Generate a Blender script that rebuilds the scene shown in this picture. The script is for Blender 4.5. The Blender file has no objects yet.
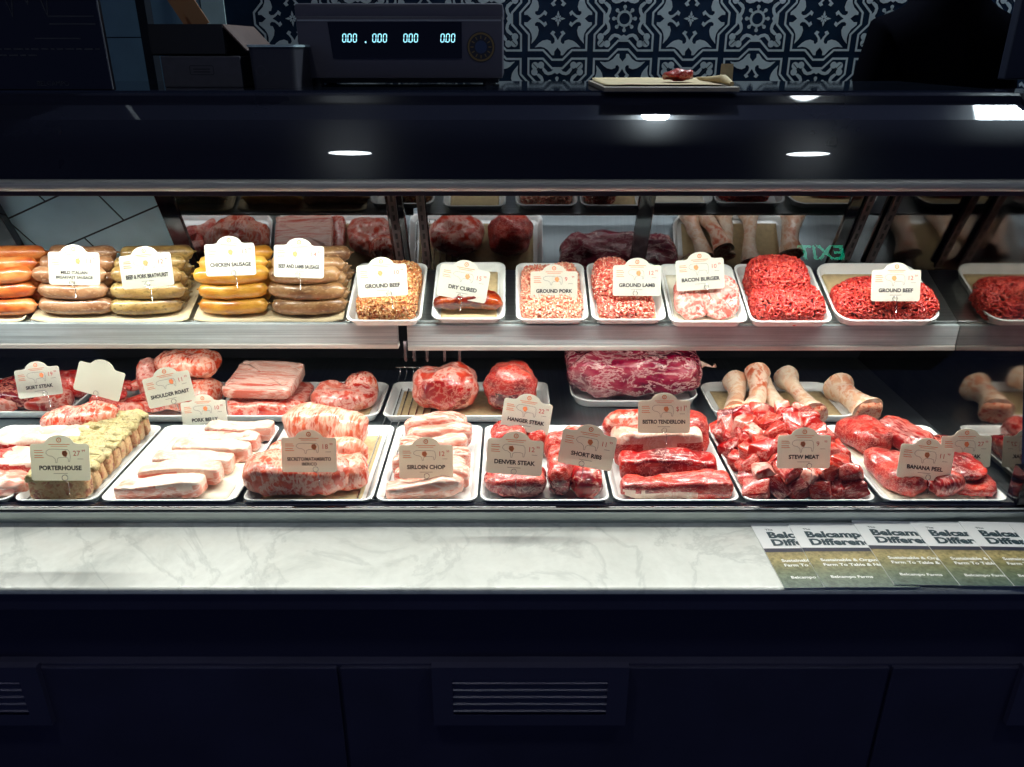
import bpy, bmesh, math, random
from mathutils import Vector, Matrix, noise, Euler
R = math.radians
C = bpy.context.scene.collection
SC = bpy.context.scene
# ------------------------------------------------------------------ camera
FPX = 790.0; PITCH = 23.0; CAMZ = 1.47
cd = bpy.data.cameras.new('camera'); cam = bpy.data.objects.new('camera', cd); C.objects.link(cam)
cd.sensor_width = 36.0; cd.lens = 36.0 * FPX / 1024.0; cd.clip_start = 0.01
cam.location = (0, 0, CAMZ); cam.rotation_euler = (R(90 - PITCH), 0, 0)
SC.camera = cam
CP, SP = math.cos(R(PITCH)), math.sin(R(PITCH))
CAM = Vector((0, 0, CAMZ))
def ray(u, v):
    a = (u - 512) / FPX; b = (383.5 - v) / FPX
    return Vector((a, CP + b * SP, -SP + b * CP))
def at_Y(u, v, Y):
    d = ray(u, v); return CAM + d * (Y / d.y)
def at_z(u, v, z):
    d = ray(u, v); return CAM + d * ((z - CAMZ) / d.z)
class Frame:
    def __init__(s, o, tilt):
        s.M = Matrix.Translation(o) @ Matrix.Rotation(R(tilt), 4, 'X')
        s.I = s.M.inverted(); s.tilt = tilt
    def px(s, u, v, h=0.0):
        o = s.I @ CAM; d = s.I.to_3x3() @ ray(u, v)
        return o + d * ((h - o.z) / d.z)
DECKZ = 0.752
FD = Frame((0, 0, DECKZ), 0)
FS = Frame((0, 1.46, 0.979), 23)
# ------------------------------------------------------------------ materials
MATS = {}
def nodes(name):
    m = bpy.data.materials.new(name); m.use_nodes = True
    nt = m.node_tree; nt.nodes.clear()
    out = nt.nodes.new('ShaderNodeOutputMaterial')
    return m, nt, out
def srgb(r, g, b):
    f = lambda c: (c / 255 / 12.92) if c <= 10 else ((c / 255 + .055) / 1.055) ** 2.4
    return (f(r), f(g), f(b), 1)
def principled(nt, out, col=None, rough=.5, metal=0, spec=.5, coat=0, coatr=.05):
    p = nt.nodes.new('ShaderNodeBsdfPrincipled')
    if col: p.inputs['Base Color'].default_value = col
    p.inputs['Roughness'].default_value = rough; p.inputs['Metallic'].default_value = metal
    p.inputs['Specular IOR Level'].default_value = spec
    p.inputs['Coat Weight'].default_value = coat; p.inputs['Coat Roughness'].default_value = coatr
    nt.links.new(p.outputs[0], out.inputs[0]); return p
def N(nt, t, **k):
    n = nt.nodes.new(t)
    for a, b in k.items(): setattr(n, a, b)
    return n
def coords(nt, scale=(1, 1, 1), rot=(0, 0, 0), perobj=True):
    tc = N(nt, 'ShaderNodeTexCoord'); mp = N(nt, 'ShaderNodeMapping')
    mp.inputs['Scale'].default_value = scale; mp.inputs['Rotation'].default_value = rot
    nt.links.new(tc.outputs['Object'], mp.inputs['Vector'])
    if perobj:
        oi = N(nt, 'ShaderNodeObjectInfo'); mu = N(nt, 'ShaderNodeMath', operation='MULTIPLY'); mu.inputs[1].default_value = 37
        nt.links.new(oi.outputs['Random'], mu.inputs[0]); nt.links.new(mu.outputs[0], mp.inputs['Location'])
    return mp.outputs[0]
def noisetex(nt, vec, scale, detail=3, rough=.5, dist=0):
    n = N(nt, 'ShaderNodeTexNoise'); n.inputs['Scale'].default_value = scale; n.inputs['Detail'].default_value = detail
    n.inputs['Roughness'].default_value = rough; n.inputs['Distortion'].default_value = dist
    nt.links.new(vec, n.inputs['Vector']); return n.outputs['Fac']
def ramp(nt, fac, stops, interp='LINEAR'):
    r = N(nt, 'ShaderNodeValToRGB'); r.color_ramp.interpolation = interp
    e = r.color_ramp.elements
    while len(e) < len(stops): e.new(.5)
    for i, (p, c) in enumerate(stops):
        e[i].position = p; e[i].color = c if len(c) == 4 else (*c, 1)
    nt.links.new(fac, r.inputs[0]); return r.outputs[0]
def mix(nt, fac, a, b, mode='MIX'):
    m = N(nt, 'ShaderNodeMix', data_type='RGBA', blend_type=mode)
    for s, x in ((0, fac), (6, a), (7, b)):
        if hasattr(x, 'links'): nt.links.new(x, m.inputs[s])
        else: m.inputs[s].default_value = x
    return m.outputs[2]
def bump(nt, p, h, strength=.3, dist=.002, coat=False):
    b = N(nt, 'ShaderNodeBump'); b.inputs['Strength'].default_value = strength; b.inputs['Distance'].default_value = dist
    nt.links.new(h, b.inputs['Height']); nt.links.new(b.outputs[0], p.inputs['Coat Normal' if coat else 'Normal'])
def plain(name, col, rough=.5, metal=0, spec=.5, coat=0, var=0, bs=0, scale=60):
    if name in MATS: return MATS[name]
    m, nt, out = nodes(name); p = principled(nt, out, col, rough, metal, spec, coat)
    if var or bs:
        v = coords(nt); f = noisetex(nt, v, scale, 4)
        if var:
            c2 = tuple(max(0, c * (1 - var)) for c in col[:3]) + (1,)
            nt.links.new(ramp(nt, f, [(.3, c2), (.7, col)]), p.inputs['Base Color'])
        if bs: bump(nt, p, f, bs, .002)
    MATS[name] = m; return m
def emit(name, col, s):
    if name in MATS: return MATS[name]
    m, nt, out = nodes(name); e = N(nt, 'ShaderNodeEmission'); e.inputs[0].default_value = col; e.inputs[1].default_value = s
    nt.links.new(e.outputs[0], out.inputs[0]); MATS[name] = m; return m
def brushed(name, col, rough=.3, axis=0, amt=.25):
    m, nt, out = nodes(name); p = principled(nt, out, col, rough, 1)
    sc = [30, 30, 30]; sc[axis] = 2 if axis == 0 else 3
    s = [260, 260, 260]; s[axis] = 3
    v = coords(nt, tuple(s)); f = noisetex(nt, v, 1, 3)
    v2 = coords(nt, (9, 9, 9)); f2 = noisetex(nt, v2, 1, 5, .65)
    c2 = tuple(c * (1 - amt) for c in col[:3]) + (1,)
    c = ramp(nt, f, [(.3, c2), (.7, col)])
    c = mix(nt, ramp(nt, f2, [(.35, (0, 0, 0)), (.65, (.5, .5, .5))]), c, c2)
    nt.links.new(c, p.inputs['Base Color']); bump(nt, p, f, .12, .0006)
    MATS[name] = m; return m
def glass_mat(name, tint=(.97, .99, .98, 1), ior=1.5, rough=.0, smudge=0):
    m, nt, out = nodes(name)
    t = N(nt, 'ShaderNodeBsdfTransparent'); t.inputs[0].default_value = tint
    g = N(nt, 'ShaderNodeBsdfGlossy'); g.inputs['Roughness'].default_value = rough
    f = N(nt, 'ShaderNodeFresnel'); f.inputs[0].default_value = ior
    mx = N(nt, 'ShaderNodeMixShader'); ge = N(nt, 'ShaderNodeNewGeometry'); mu = N(nt, 'ShaderNodeMath', operation='MULTIPLY'); iv = N(nt, 'ShaderNodeMath', operation='SUBTRACT'); iv.inputs[0].default_value = 1
    nt.links.new(ge.outputs['Backfacing'], iv.inputs[1]); nt.links.new(iv.outputs[0], mu.inputs[0]); nt.links.new(f.outputs[0], mu.inputs[1]); nt.links.new(mu.outputs[0], mx.inputs[0])
    nt.links.new(t.outputs[0], mx.inputs[1]); nt.links.new(g.outputs[0], mx.inputs[2])
    nt.links.new(mx.outputs[0], out.inputs[0]); MATS[name] = m; return m
def meat_mat(name, red, light, dark, fat, fatw=.03, fatscale=55, stretch=(1, 1, 1), bigscale=16, rough=.32, coat=.35, bs=.35, wrap=False, fatmix=.8, edge=None):
    """raw meat: muscle tone, marbling veins of fat, wet sheen; wrap adds a crinkled film of clear coat"""
    m, nt, out = nodes(name); p = principled(nt, out, red, rough, 0, .5, coat, .12)
    v = coords(nt, stretch)
    big = noisetex(nt, v, bigscale, 3, .55, .3)
    c = ramp(nt, big, [(.3, dark), (.5, red), (.72, light)])
    ve = noisetex(nt, v, fatscale, 5, .65, .35)
    fm0 = fatmix if fatmix < .65 else fatmix * .75
    line = ramp(nt, ve, [(.5 - fatw * 2, (0, 0, 0)), (.5 - fatw * .4, (fm0,) * 3), (.5 + fatw * .4, (fm0,) * 3), (.5 + fatw * 2, (0, 0, 0))])
    c = mix(nt, line, c, fat)
    patch = noisetex(nt, v, bigscale * .7, 5, .65, .4)
    pm = fatmix * (.4 if fatmix < .65 else .5); fatmix = fatmix if fatmix < .65 else fatmix * .8
    c = mix(nt, ramp(nt, patch, [(.56, (0, 0, 0)), (.68, (pm,) * 3)]), c, fat)
    hs = N(nt, 'ShaderNodeHueSaturation'); hs.inputs['Saturation'].default_value = 1.12; hs.inputs['Value'].default_value = .94; nt.links.new(c, hs.inputs['Color']); c = hs.outputs[0]
    nt.links.new(c, p.inputs['Base Color'])
    p.inputs['Subsurface Weight'].default_value = 0.0
    fine = noisetex(nt, v, fatscale * 2.4, 4, .6)
    bump(nt, p, fine, bs, .002)
    if wrap:
        p.inputs['Coat Weight'].default_value = .6; p.inputs['Coat Roughness'].default_value = .04
        w = N(nt, 'ShaderNodeTexNoise'); w.inputs['Scale'].default_value = 22; w.inputs['Detail'].default_value = 2; w.inputs['Distortion'].default_value = 3.5
        v2 = coords(nt, (1, 2.6, 1.6)); nt.links.new(v2, w.inputs['Vector'])
        bump(nt, p, w.outputs['Fac'], .9, .006, coat=True)
    MATS[name] = m; return m
# ------------------------------------------------------------------ mesh helpers
def tag(o, label=None, cat=None, group=None, kind=None):
    if label: o['label'] = label
    if cat: o['category'] = cat
    if group: o['group'] = group
    if kind: o['kind'] = kind
    return o
def smooth(me, ang=40):
    for p in me.polygons: p.use_smooth = True
    if ang:
        try: me.set_sharp_from_angle(angle=R(ang))
        except Exception: pass
def obj(name, bm, mats, parent=None, sm=None, loc=None, rot=None):
    me = bpy.data.meshes.new(name); bm.to_mesh(me); bm.free()
    if not isinstance(mats, (list, tuple)): mats = [mats]
    for m in mats: me.materials.append(m)
    if sm: smooth(me, sm if sm is not True else None)
    o = bpy.data.objects.new(name, me); C.objects.link(o)
    if parent: o.parent = parent
    if loc: o.location = loc
    if rot: o.rotation_euler = rot
    return o
def empty(name, loc=(0, 0, 0), rot=(0, 0, 0)):
    o = bpy.data.objects.new(name, None); C.objects.link(o); o.location = loc; o.rotation_euler = rot
    o.empty_display_size = .05; return o
def struct(name, bm, mats, sm=None):
    o = obj(name, bm, mats, sm=sm); o['kind'] = 'structure'; return o
def bx(bm, x0, x1, y0, y1, z0, z1, bev=0, mi=0, M=None):
    r = bmesh.ops.create_cube(bm, size=1)
    vs = r['verts']
    for v in vs:
        v.co = Vector(((x0 + x1) / 2 + v.co.x * (x1 - x0), (y0 + y1) / 2 + v.co.y * (y1 - y0), (z0 + z1) / 2 + v.co.z * (z1 - z0)))
    fs = set(f for v in vs for f in v.link_faces)
    for f in fs: f.material_index = mi
    if bev:
        es = list(set(e for v in vs for e in v.link_edges))
        q = bmesh.ops.bevel(bm, geom=es, offset=bev, segments=2, profile=.6, affect='EDGES')
        vs = list(set(v for f in q['faces'] for v in f.verts) | set(v for v in vs if v.is_valid))
        for f in q['faces']: f.material_index = mi
    if M is not None:
        seen = set(vs)
        for f in [f for f in bm.faces if any(v in seen for v in f.verts)]:
            for v in f.verts: seen.add(v)
        for v in seen: v.co = M @ v.co
    return vs
def prism(bm, prof, x0, x1, mi=0):
    """profile of (y,z) points extruded along x"""
    a = [bm.verts.new((x0, y, z)) for y, z in prof]; b = [bm.verts.new((x1, y, z)) for y, z in prof]
    n = len(prof); fs = [bm.faces.new(a), bm.faces.new(list(reversed(b)))]
    for i in range(n):
        fs.append(bm.faces.new((a[(i + 1) % n], a[i], b[i], b[(i + 1) % n])))
    for f in fs: f.material_index = mi
    bmesh.ops.recalc_face_normals(bm, faces=fs)
def tube(bm, pts, r, seg=8, mi=0, cap=True, rr=None):
    pts = [Vector(p) for p in pts]; rings = []
    up = Vector((0, 0, 1))
    for i, p in enumerate(pts):
        t = (pts[min(i + 1, len(pts) - 1)] - pts[max(i - 1, 0)]).normalized()
        if abs(t.dot(up)) > .95: a = t.cross(Vector((0, 1, 0))).normalized()
        else: a = t.cross(up).normalized()
        b = t.cross(a); q = rr[i] if rr else r
        rings.append([bm.verts.new(p + (a * math.cos(k * 2 * math.pi / seg) + b * math.sin(k * 2 * math.pi / seg)) * q) for k in range(seg)])
    for i in range(len(rings) - 1):
        for k in range(seg):
            f = bm.faces.new((rings[i][k], rings[i][(k + 1) % seg], rings[i + 1][(k + 1) % seg], rings[i + 1][k])); f.material_index = mi
    if cap:
        for rg in (rings[0], list(reversed(rings[-1]))):
            f = bm.faces.new(rg); f.material_index = mi
def rrect(w, d, r, n=5):
    """rounded rectangle outline, counter clockwise"""
    pts = []; r = min(r, w / 2 - 1e-5, d / 2 - 1e-5)
    for cx, cy, a0 in ((w / 2 - r, d / 2 - r, 0), (-w / 2 + r, d / 2 - r, 90), (-w / 2 + r, -d / 2 + r, 180), (w / 2 - r, -d / 2 + r, 270)):
        for k in range(n + 1):
            a = R(a0 + 90 * k / n); pts.append((cx + r * math.cos(a), cy + r * math.sin(a)))
    return pts
def loft(bm, rings, cap0=True, cap1=True, mi=0):
    rs = [[bm.verts.new(p) for p in rg] for rg in rings]; n = len(rs[0])
    for a, b in zip(rs, rs[1:]):
        for k in range(n):
            f = bm.faces.new((a[k], a[(k + 1) % n], b[(k + 1) % n], b[k])); f.material_index = mi
    if cap0: f = bm.faces.new(list(reversed(rs[0]))); f.material_index = mi
    if cap1: f = bm.faces.new(rs[-1]); f.material_index = mi
    return rs
def sgp(c, e): return math.copysign(abs(c) ** e, c)
def blob(bm, a, b, c, e1=.6, e2=.6, amp=.004, ns=25, seed=0, fn=None, nu=44, nv=22, flat=True, mi=0, amp2=0):
    """superellipsoid with organic displacement; flat: its underside is pressed level on z=0"""
    off = Vector((seed * 7.3, seed * 3.1, seed * 5.7)); rings = []
    for j in range(1, nv):
        ph = -math.pi / 2 + math.pi * j / nv; rg = []
        for i in range(nu):
            th = 2 * math.pi * i / nu
            p = Vector((a * sgp(math.cos(ph), e1) * sgp(math.cos(th), e2), b * sgp(math.cos(ph), e1) * sgp(math.sin(th), e2), c * sgp(math.sin(ph), e1)))
            rg.append(p)
        rings.append(rg)
    def disp(p):
        n = Vector((p.x / a / a, p.y / b / b, p.z / c / c)); n = n.normalized() if n.length else Vector((0, 0, 1))
        d = amp * noise.noise(p * ns + off) * 1.6 + amp2 * noise.noise(p * ns * 3.3 + off) * 1.4
        p = p + n * d
        if fn: p = fn(p)
        if flat: p.z = max(p.z + c, 0.0)
        return p
    rings = [[disp(p) for p in rg] for rg in rings]
    top = disp(Vector((0, 0, c))); bot = disp(Vector((0, 0, -c)))
    rs = [[bm.verts.new(p) for p in rg] for rg in rings]
    vt = bm.verts.new(top); vb = bm.verts.new(bot); n = nu
    for x, y in zip(rs, rs[1:]):
        for k in range(n):
            bm.faces.new((x[k], x[(k + 1) % n], y[(k + 1) % n], y[k])).material_index = mi
    for k in range(n):
        bm.faces.new((rs[-1][k], rs[-1][(k + 1) % n], vt)).material_index = mi
        bm.faces.new((rs[0][(k + 1) % n], rs[0][k], vb)).material_index = mi
TX = {}
def text_polys(s, size, bold=0.0, align='CENTER', shear=0, sx=1.0):
    key = (s, size, bold, align, shear)
    if key not in TX:
        cu = bpy.data.curves.new('t', 'FONT'); cu.body = s; cu.size = size; cu.align_x = align; cu.offset = bold; cu.shear = shear
        cu.resolution_u = 3; cu.fill_mode = 'FRONT'
        o = bpy.data.objects.new('t', cu); me = o.to_mesh()
        TX[key] = ([tuple(v.co) for v in me.vertices], [tuple(p.vertices) for p in me.polygons])
        o.to_mesh_clear(); bpy.data.objects.remove(o); bpy.data.curves.remove(cu)
    vs, fs = TX[key]
    return [(x * sx, y, z) for x, y, z in vs], fs
def put_text(bm, s, size, M, mi, bold=0.0, align='CENTER', shear=0, sx=1.0, fitw=None):
    vs, fs = text_polys(s, size, bold, align, shear, sx)
    if fitw and vs:
        w = max(v[0] for v in vs) - min(v[0] for v in vs)
        if w > fitw: vs = [(x * fitw / w, y, z) for x, y, z in vs]
    V = [bm.verts.new(M @ Vector(v)) for v in vs]
    for f in fs:
        try: bm.faces.new([V[i] for i in f]).material_index = mi
        except ValueError: pass
def poly(bm, pts, M, mi):
    try:
        f = bm.faces.new([bm.verts.new(M @ Vector((x, y, 0))) for x, y in pts]); f.material_index = mi; return f
    except ValueError: return None
def strip(bm, pts, w, M, mi, closed=False):
    """flat painted line of width w along 2D points, mitred"""
    P = [Vector((x, y)) for x, y in pts]; n = len(P); L = []; Rr = []
    for i in range(n):
        if closed: a, b = P[i - 1], P[(i + 1) % n]
        else: a, b = P[max(i - 1, 0)], P[min(i + 1, n - 1)]
        d1 = (P[i] - a); d2 = (b - P[i])
        d1 = d1.normalized() if d1.length > 1e-9 else d2.normalized(); d2 = d2.normalized() if d2.length > 1e-9 else d1
        t = (d1 + d2).normalized(); nn = Vector((-t.y, t.x)); k = w / 2 / max(.4, nn.dot(Vector((-d1.y, d1.x))))
        L.append(P[i] + nn * k); Rr.append(P[i] - nn * k)
    l = [bm.verts.new(M @ Vector((p.x, p.y, 0))) for p in L]; r = [bm.verts.new(M @ Vector((p.x, p.y, 0))) for p in Rr]
    for i in range(n if closed else n - 1):
        j = (i + 1) % n
        bm.faces.new((l[i], r[i], r[j], l[j])).material_index = mi
# ------------------------------------------------------------------ common materials
steel = brushed('brushed_steel', (.62, .66, .66, 1), .28)
steel_y = brushed('brushed_steel_deck', (.27, .31, .33, 1), .36, axis=1)
rail_m = brushed('rail_metal', (.66, .62, .57, 1), .5, amt=.4); [setattr(n.inputs['Metallic'], 'default_value', .35) for n in rail_m.node_tree.nodes if n.type == 'BSDF_PRINCIPLED']
black_gl = plain('black_gloss_enamel', (.006, .006, .011, 1), .10, spec=.6)
black_m = plain('black_matte', (.008, .008, .012, 1), .6)
navy = plain('navy_painted_panel', (.06, .055, .11, 1), .5, var=.25, scale=8)
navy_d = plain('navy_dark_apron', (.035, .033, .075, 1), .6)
chrome = plain('chrome_wire', (.7, .7, .7, 1), .2, 1)
tray_w = plain('white_tray_plastic', (.80, .82, .80, 1), .22, coat=.5)
kraft = plain('kraft_paper', (.56, .42, .22, 1), .7, var=.25, bs=.3, scale=90)
butcher = plain('pale_butcher_paper', (.74, .68, .54, 1), .6, var=.15, bs=.25, scale=70)
card_w, _nt, _out = nodes('card_stock'); _p = principled(_nt, None or _out, (.86, .87, .80, 1), .45)
_t = N(_nt, 'ShaderNodeBsdfTranslucent'); _t.inputs[0].default_value = (.86, .87, .76, 1); _mx = N(_nt, 'ShaderNodeMixShader'); _mx.inputs[0].default_value = .62
_nt.links.new(_p.outputs[0], _mx.inputs[1]); _nt.links.new(_t.outputs[0], _mx.inputs[2]); _nt.links.new(_mx.outputs[0], _out.inputs[0])
ink_k = plain('ink_black', (.02, .02, .025, 1), .6)
ink_o = plain('ink_orange', (.75, .22, .08, 1), .6)
ink_r = plain('ink_red', (.55, .06, .04, 1), .6)
ink_g = plain('ink_grey', (.30, .29, .28, 1), .6)
mirror_d = plain('dark_mirror_glass', (.20, .205, .225, 1), .03, 1)
mirror_e = plain('smudged_mirror_panel', (.42, .40, .38, 1), .06, 1, var=.45, scale=7)
case_glass = glass_mat('clear_case_glass')
# marble
def marble():
    m, nt, out = nodes('white_marble'); p = principled(nt, out, None, .16, 0, .5)
    v = coords(nt, (1, 1, 1), perobj=False)
    a = noisetex(nt, v, 6, 7, .62, 1.4); b = noisetex(nt, v, 3.1, 6, .6, 2.2); c = noisetex(nt, v, 60, 4, .6)
    base = ramp(nt, a, [(.25, (.42, .44, .42)), (.45, (.66, .67, .63)), (.7, (.76, .77, .73))])
    vein = ramp(nt, b, [(.46, (0, 0, 0)), (.5, (.30, .30, .30)), (.53, (0, 0, 0))])
    base = mix(nt, vein, base, (.30, .32, .31, 1))
    base = mix(nt, ramp(nt, c, [(.4, (0, 0, 0)), (.75, (.25, .25, .25))]), base, (.5, .5, .47, 1))
    nt.links.new(base, p.inputs['Base Color']); return m
marble_m = marble()
# ------------------------------------------------------------------ room shell
YW = 2.62; XL, XR = -3.2, 3.4; CEIL = 2.9
tile_base = plain('navy_glazed_tile', (.012, .030, .062, 1), .25, var=.3, scale=30)
tile_pat = plain('pale_tile_pattern', (.62, .70, .72, 1), .3, var=.15, scale=30)
grout = plain('dark_grout', (.02, .03, .04, 1), .8)
plain_tile = plain('blue_grey_wall_tile', (.14, .25, .33, 1), .35, var=.12, scale=20)
pale_tile = plain('pale_teal_wall_tile', (.50, .66, .66, 1), .35, var=.12, scale=20)
XP = -.86       # left end of the patterned tiling
bm = bmesh.new()
bx(bm, XP, XR, YW, YW + .12, 0, CEIL, mi=0)
hc = .1; cx0, cz0 = .139, 1.552
palm = [(0, .60), (.06, .50), (.12, .43), (.075, .37), (.16, .33), (.23, .41), (.17, .46), (.10, .55), (.09, .64), (.14, .70), (.2, .69), (.21, .62), (.32, .58), (.46, .61), (.56, .67), (.70, .80), (.54, .78), (.42, .80), (.30, .87), (.17, 1.02), (.10, 1.02), (.10, .92), (0, .80)]
def side_M(cx, cz, k):
    # painted motif lies on the tile face, y = wall face - 0.4 mm, x right, local +y = outwards
    return Matrix.Translation((cx, YW - .0008, cz)) @ Matrix.Rotation(R(90), 4, 'X') @ Matrix.Rotation(R(90 * k), 4, 'Z') @ Matrix.Scale(hc, 4)
def circ(cx, cy, r, n=12): return [(cx + r * math.cos(2 * math.pi * i / n), cy + r * math.sin(2 * math.pi * i / n)) for i in range(n)]
for ix in range(-5, 13):
    for iz in range(-4, 3):
        cx, cz = cx0 + ix * .2, cz0 + iz * .2
        if cx - .1 < XP + .02: continue
        star = (ix + iz) % 2 == 0
        loop = []
        o, bg = (.875, 1.145) if star else (.885, .61)
        for k in range(4):
            a = R(90 * k); ca, sa = math.cos(a), math.sin(a)
            seq = [(-o, -o), (-.44, -o), (-.16, -bg), (.16, -bg), (.44, -o)]
            loop += [(x * ca - y * sa, x * sa + y * ca) for x, y in seq]
        strip(bm, loop, .06, side_M(cx, cz, 0), 1, closed=True)
        for k in range(4):
            M = side_M(cx, cz, k)
            if star:
                poly(bm, palm + [(-x, y) for x, y in reversed(palm[1:-1])], M, 1)
                poly(bm, [(.01, .04), (.035, .11), (.0, .21), (-.035, .11), (-.01, .04)], M @ Matrix.Scale(1.05, 4), 1)
                poly(bm, [(0, .03), (.05, .09), (.075, .075), (.09, .05), (.03, 0)], M, 1)
            else:
                poly(bm, circ(0, .32, .055), M, 1); poly(bm, circ(.226, .226, .055), M, 1)
                poly(bm, [(-.03, .2), (.03, .2), (.03, .3), (-.03, .3)], M, 1)
                poly(bm, [(.12, .16), (.16, .12), (.23, .19), (.19, .23)], M, 1)
                g = [(0, .44), (.07, .48), (.16, .43), (.28, .41), (.38, .45), (.46, .56), (.44, .66), (.36, .58), (.28, .50), (.18, .52), (.12, .58), (.06, .60), (0, .58)]
                poly(bm, g + [(-x, y) for x, y in reversed(g[1:-1])], M, 1)
                for q in ((.50, .70, .10), (.70, .50, .10), (.68, .68, .11)): poly(bm, circ(*q), M @ Matrix.Translation((0, 0, .0008)), 1)
                strip(bm, [(.42, .42), (.74, .74)], .025, M @ Matrix.Translation((0, 0, .004)), 2)
        if not star:
            strip(bm, circ(0, 0, .195, 20), .07, side_M(cx, cz, 0), 1, closed=True)
struct('wall_back', bm, [tile_base, tile_pat, grout])
# plain large tiling left of the pattern
bm = bmesh.new()
bx(bm, XL, XP - .002, YW + .004, YW + .12, 0, CEIL, mi=1)
x = XP - .002
cols = [(-.93, XP - .002, 2), (-1.53, -.934, 0), (-2.13, -1.534, 0), (XL, -2.134, 0)]
for xa, xb, mi in cols:
    for z0 in [1.50 - .3 * k for k in range(1, 5)] + [1.50, 1.8, 2.1, 2.4]:
        bx(bm, xa, xb, YW - .004, YW + .004, z0 + .0015, z0 + .2985, mi=mi)
struct('wall_back_left', bm, [plain_tile, grout, pale_tile])
floor_m = plain('dark_floor_tile', (.03, .03, .035, 1), .4, var=.3, scale=3)
bm = bmesh.new(); bx(bm, XL, XR, -3.5, YW + .12, -.1, 0); struct('floor', bm, floor_m)
ceil_m = plain('dark_ceiling_paint', (.02, .022, .03, 1), .8)
bm = bmesh.new(); bx(bm, XL, XR, -3.5, YW + .12, CEIL, CEIL + .1); struct('ceiling', bm, ceil_m)
# ------------------------------------------------------------------ display case
case = tag(empty('display_case', (0, 1.3, 0)), 'long dark refrigerated butcher display case with glass front, steel shelf and mirrored rear doors', 'display case')
def cpart(name, bm, m, sm=None):
    o = obj(name, bm, m, case, sm); o.location = (0, -1.3, 0); return o
X0, X1 = -1.62, 1.62
# side mirror panel
XM = .868
bm = bmesh.new(); bx(bm, X0, X1, .96, 1.86, .10, .590, bev=.002)
cpart('base_cabinet', bm, navy)
for s in [(-.262,), (.262 + .09,)]: pass
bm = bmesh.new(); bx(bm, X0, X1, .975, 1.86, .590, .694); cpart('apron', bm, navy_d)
bm = bmesh.new(); bx(bm, X0, X1, .957, 1.30, .694, .7238, bev=.002); cpart('apron_trim', bm, navy)
bm = bmesh.new(); bx(bm, X0, X1, 1.02, 1.80, 0, .10); cpart('plinth', bm, black_m)
# raised door panels of the base (seams between them)
for xa, xb in ((X0 + .004, -1.116), (-1.110, -.272), (-.266, .585), (.591, X1 - .004)):
    bm = bmesh.new(); bx(bm, xa, xb, .954, .962, .115, .586, bev=.002); cpart('base_panel', bm, navy)
# vents
vent_m = plain('vent_plastic', (.07, .065, .12, 1), .45); slat_m = plain('vent_slat_plastic', (.20, .18, .24, 1), .35); vent_in = plain('vent_dark', (.002, .002, .004, 1), .8)
for xc in (.028 - .91, .028, .028 + .91):
    v = empty('vent_grille', (xc, 0, 0)); v.parent = case; v.location = (xc, -1.3, 0)
    bm = bmesh.new()
    w = .152; zc_ = .5375; h = .059
    for a in ((-w, -w + .032, -h, h), (w - .032, w, -h, h), (-w + .032, w - .032, h - .026, h), (-w + .032, w - .032, -h, -h + .022)):
        bx(bm, a[0], a[1], .944, .956, zc_ + a[2], zc_ + a[3])
    bx(bm, -w + .03, w - .03, .9535, .9542, zc_ - h + .02, zc_ + h - .02, mi=1)
    obj('vent_frame', bm, [vent_m, vent_in], v)
    for k in range(5):
        z = zc_ + .0295 - k * .0142
        bm = bmesh.new(); prism(bm, [(.9440, z - .004), (.9430, z - .002), (.9515, z + .0035), (.9520, z + .0015)], -w + .032, w - .032)
        obj('slat', bm, slat_m, v)
# marble counter
bm = bmesh.new()
pr = [(1.30, .724), (.957, .724), (.9535, .727)] + [(.9535 + .007 * (1 - math.cos(R(a))) , .735 - .007 * (1 - math.sin(R(a)))) for a in (0, 25, 50, 75, 90)] + [(1.30, .735)]
prism(bm, pr, X0 - .03, X1 + .03)
mt = obj('marble_counter', bm, marble_m, sm=30); tag(mt, 'white veined marble ledge running along the foot of the glass case', 'counter')
# glass foot rail
bm = bmesh.new(); bx(bm, X0, X1, 1.131, 1.152, .7352, .757, bev=.0015); cpart('foot_rail', bm, brushed('rail_light', (.58, .64, .62, 1), .38))
bm = bmesh.new(); bx(bm, X0, X1, 1.134, 1.150, .757, .7645, bev=.001); bx(bm, X0, X1, 1.1325, 1.134, .7605, .7635, mi=1)
cpart('glass_gasket', bm, [black_gl, chrome])
# front glass leaning back
gA, gB = (1.1405, .7645), (1.345, 1.268)
bm = bmesh.new(); prism(bm, [gA, gB, (gB[0] + .006, gB[1] - .002), (gA[0] + .006, gA[1])], X0, XM + .02); cpart('front_glass', bm, case_glass)
# upper rail
bm = bmesh.new(); prism(bm, [(1.338 - .0095 * math.cos(R(a)), 1.2600 + .0098 * math.sin(R(a))) for a in range(-84, 91, 12)] + [(1.352, 1.2698), (1.352, 1.2502)], X0, X1); cpart('upper_rail', bm, rail_m, 40)
bm = bmesh.new(); bx(bm, X0, X1, 1.337, 1.352, 1.2425, 1.2502, bev=.001); cpart('rail_gasket', bm, plain('brown_gasket', (.05, .025, .03, 1), .35))
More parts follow.
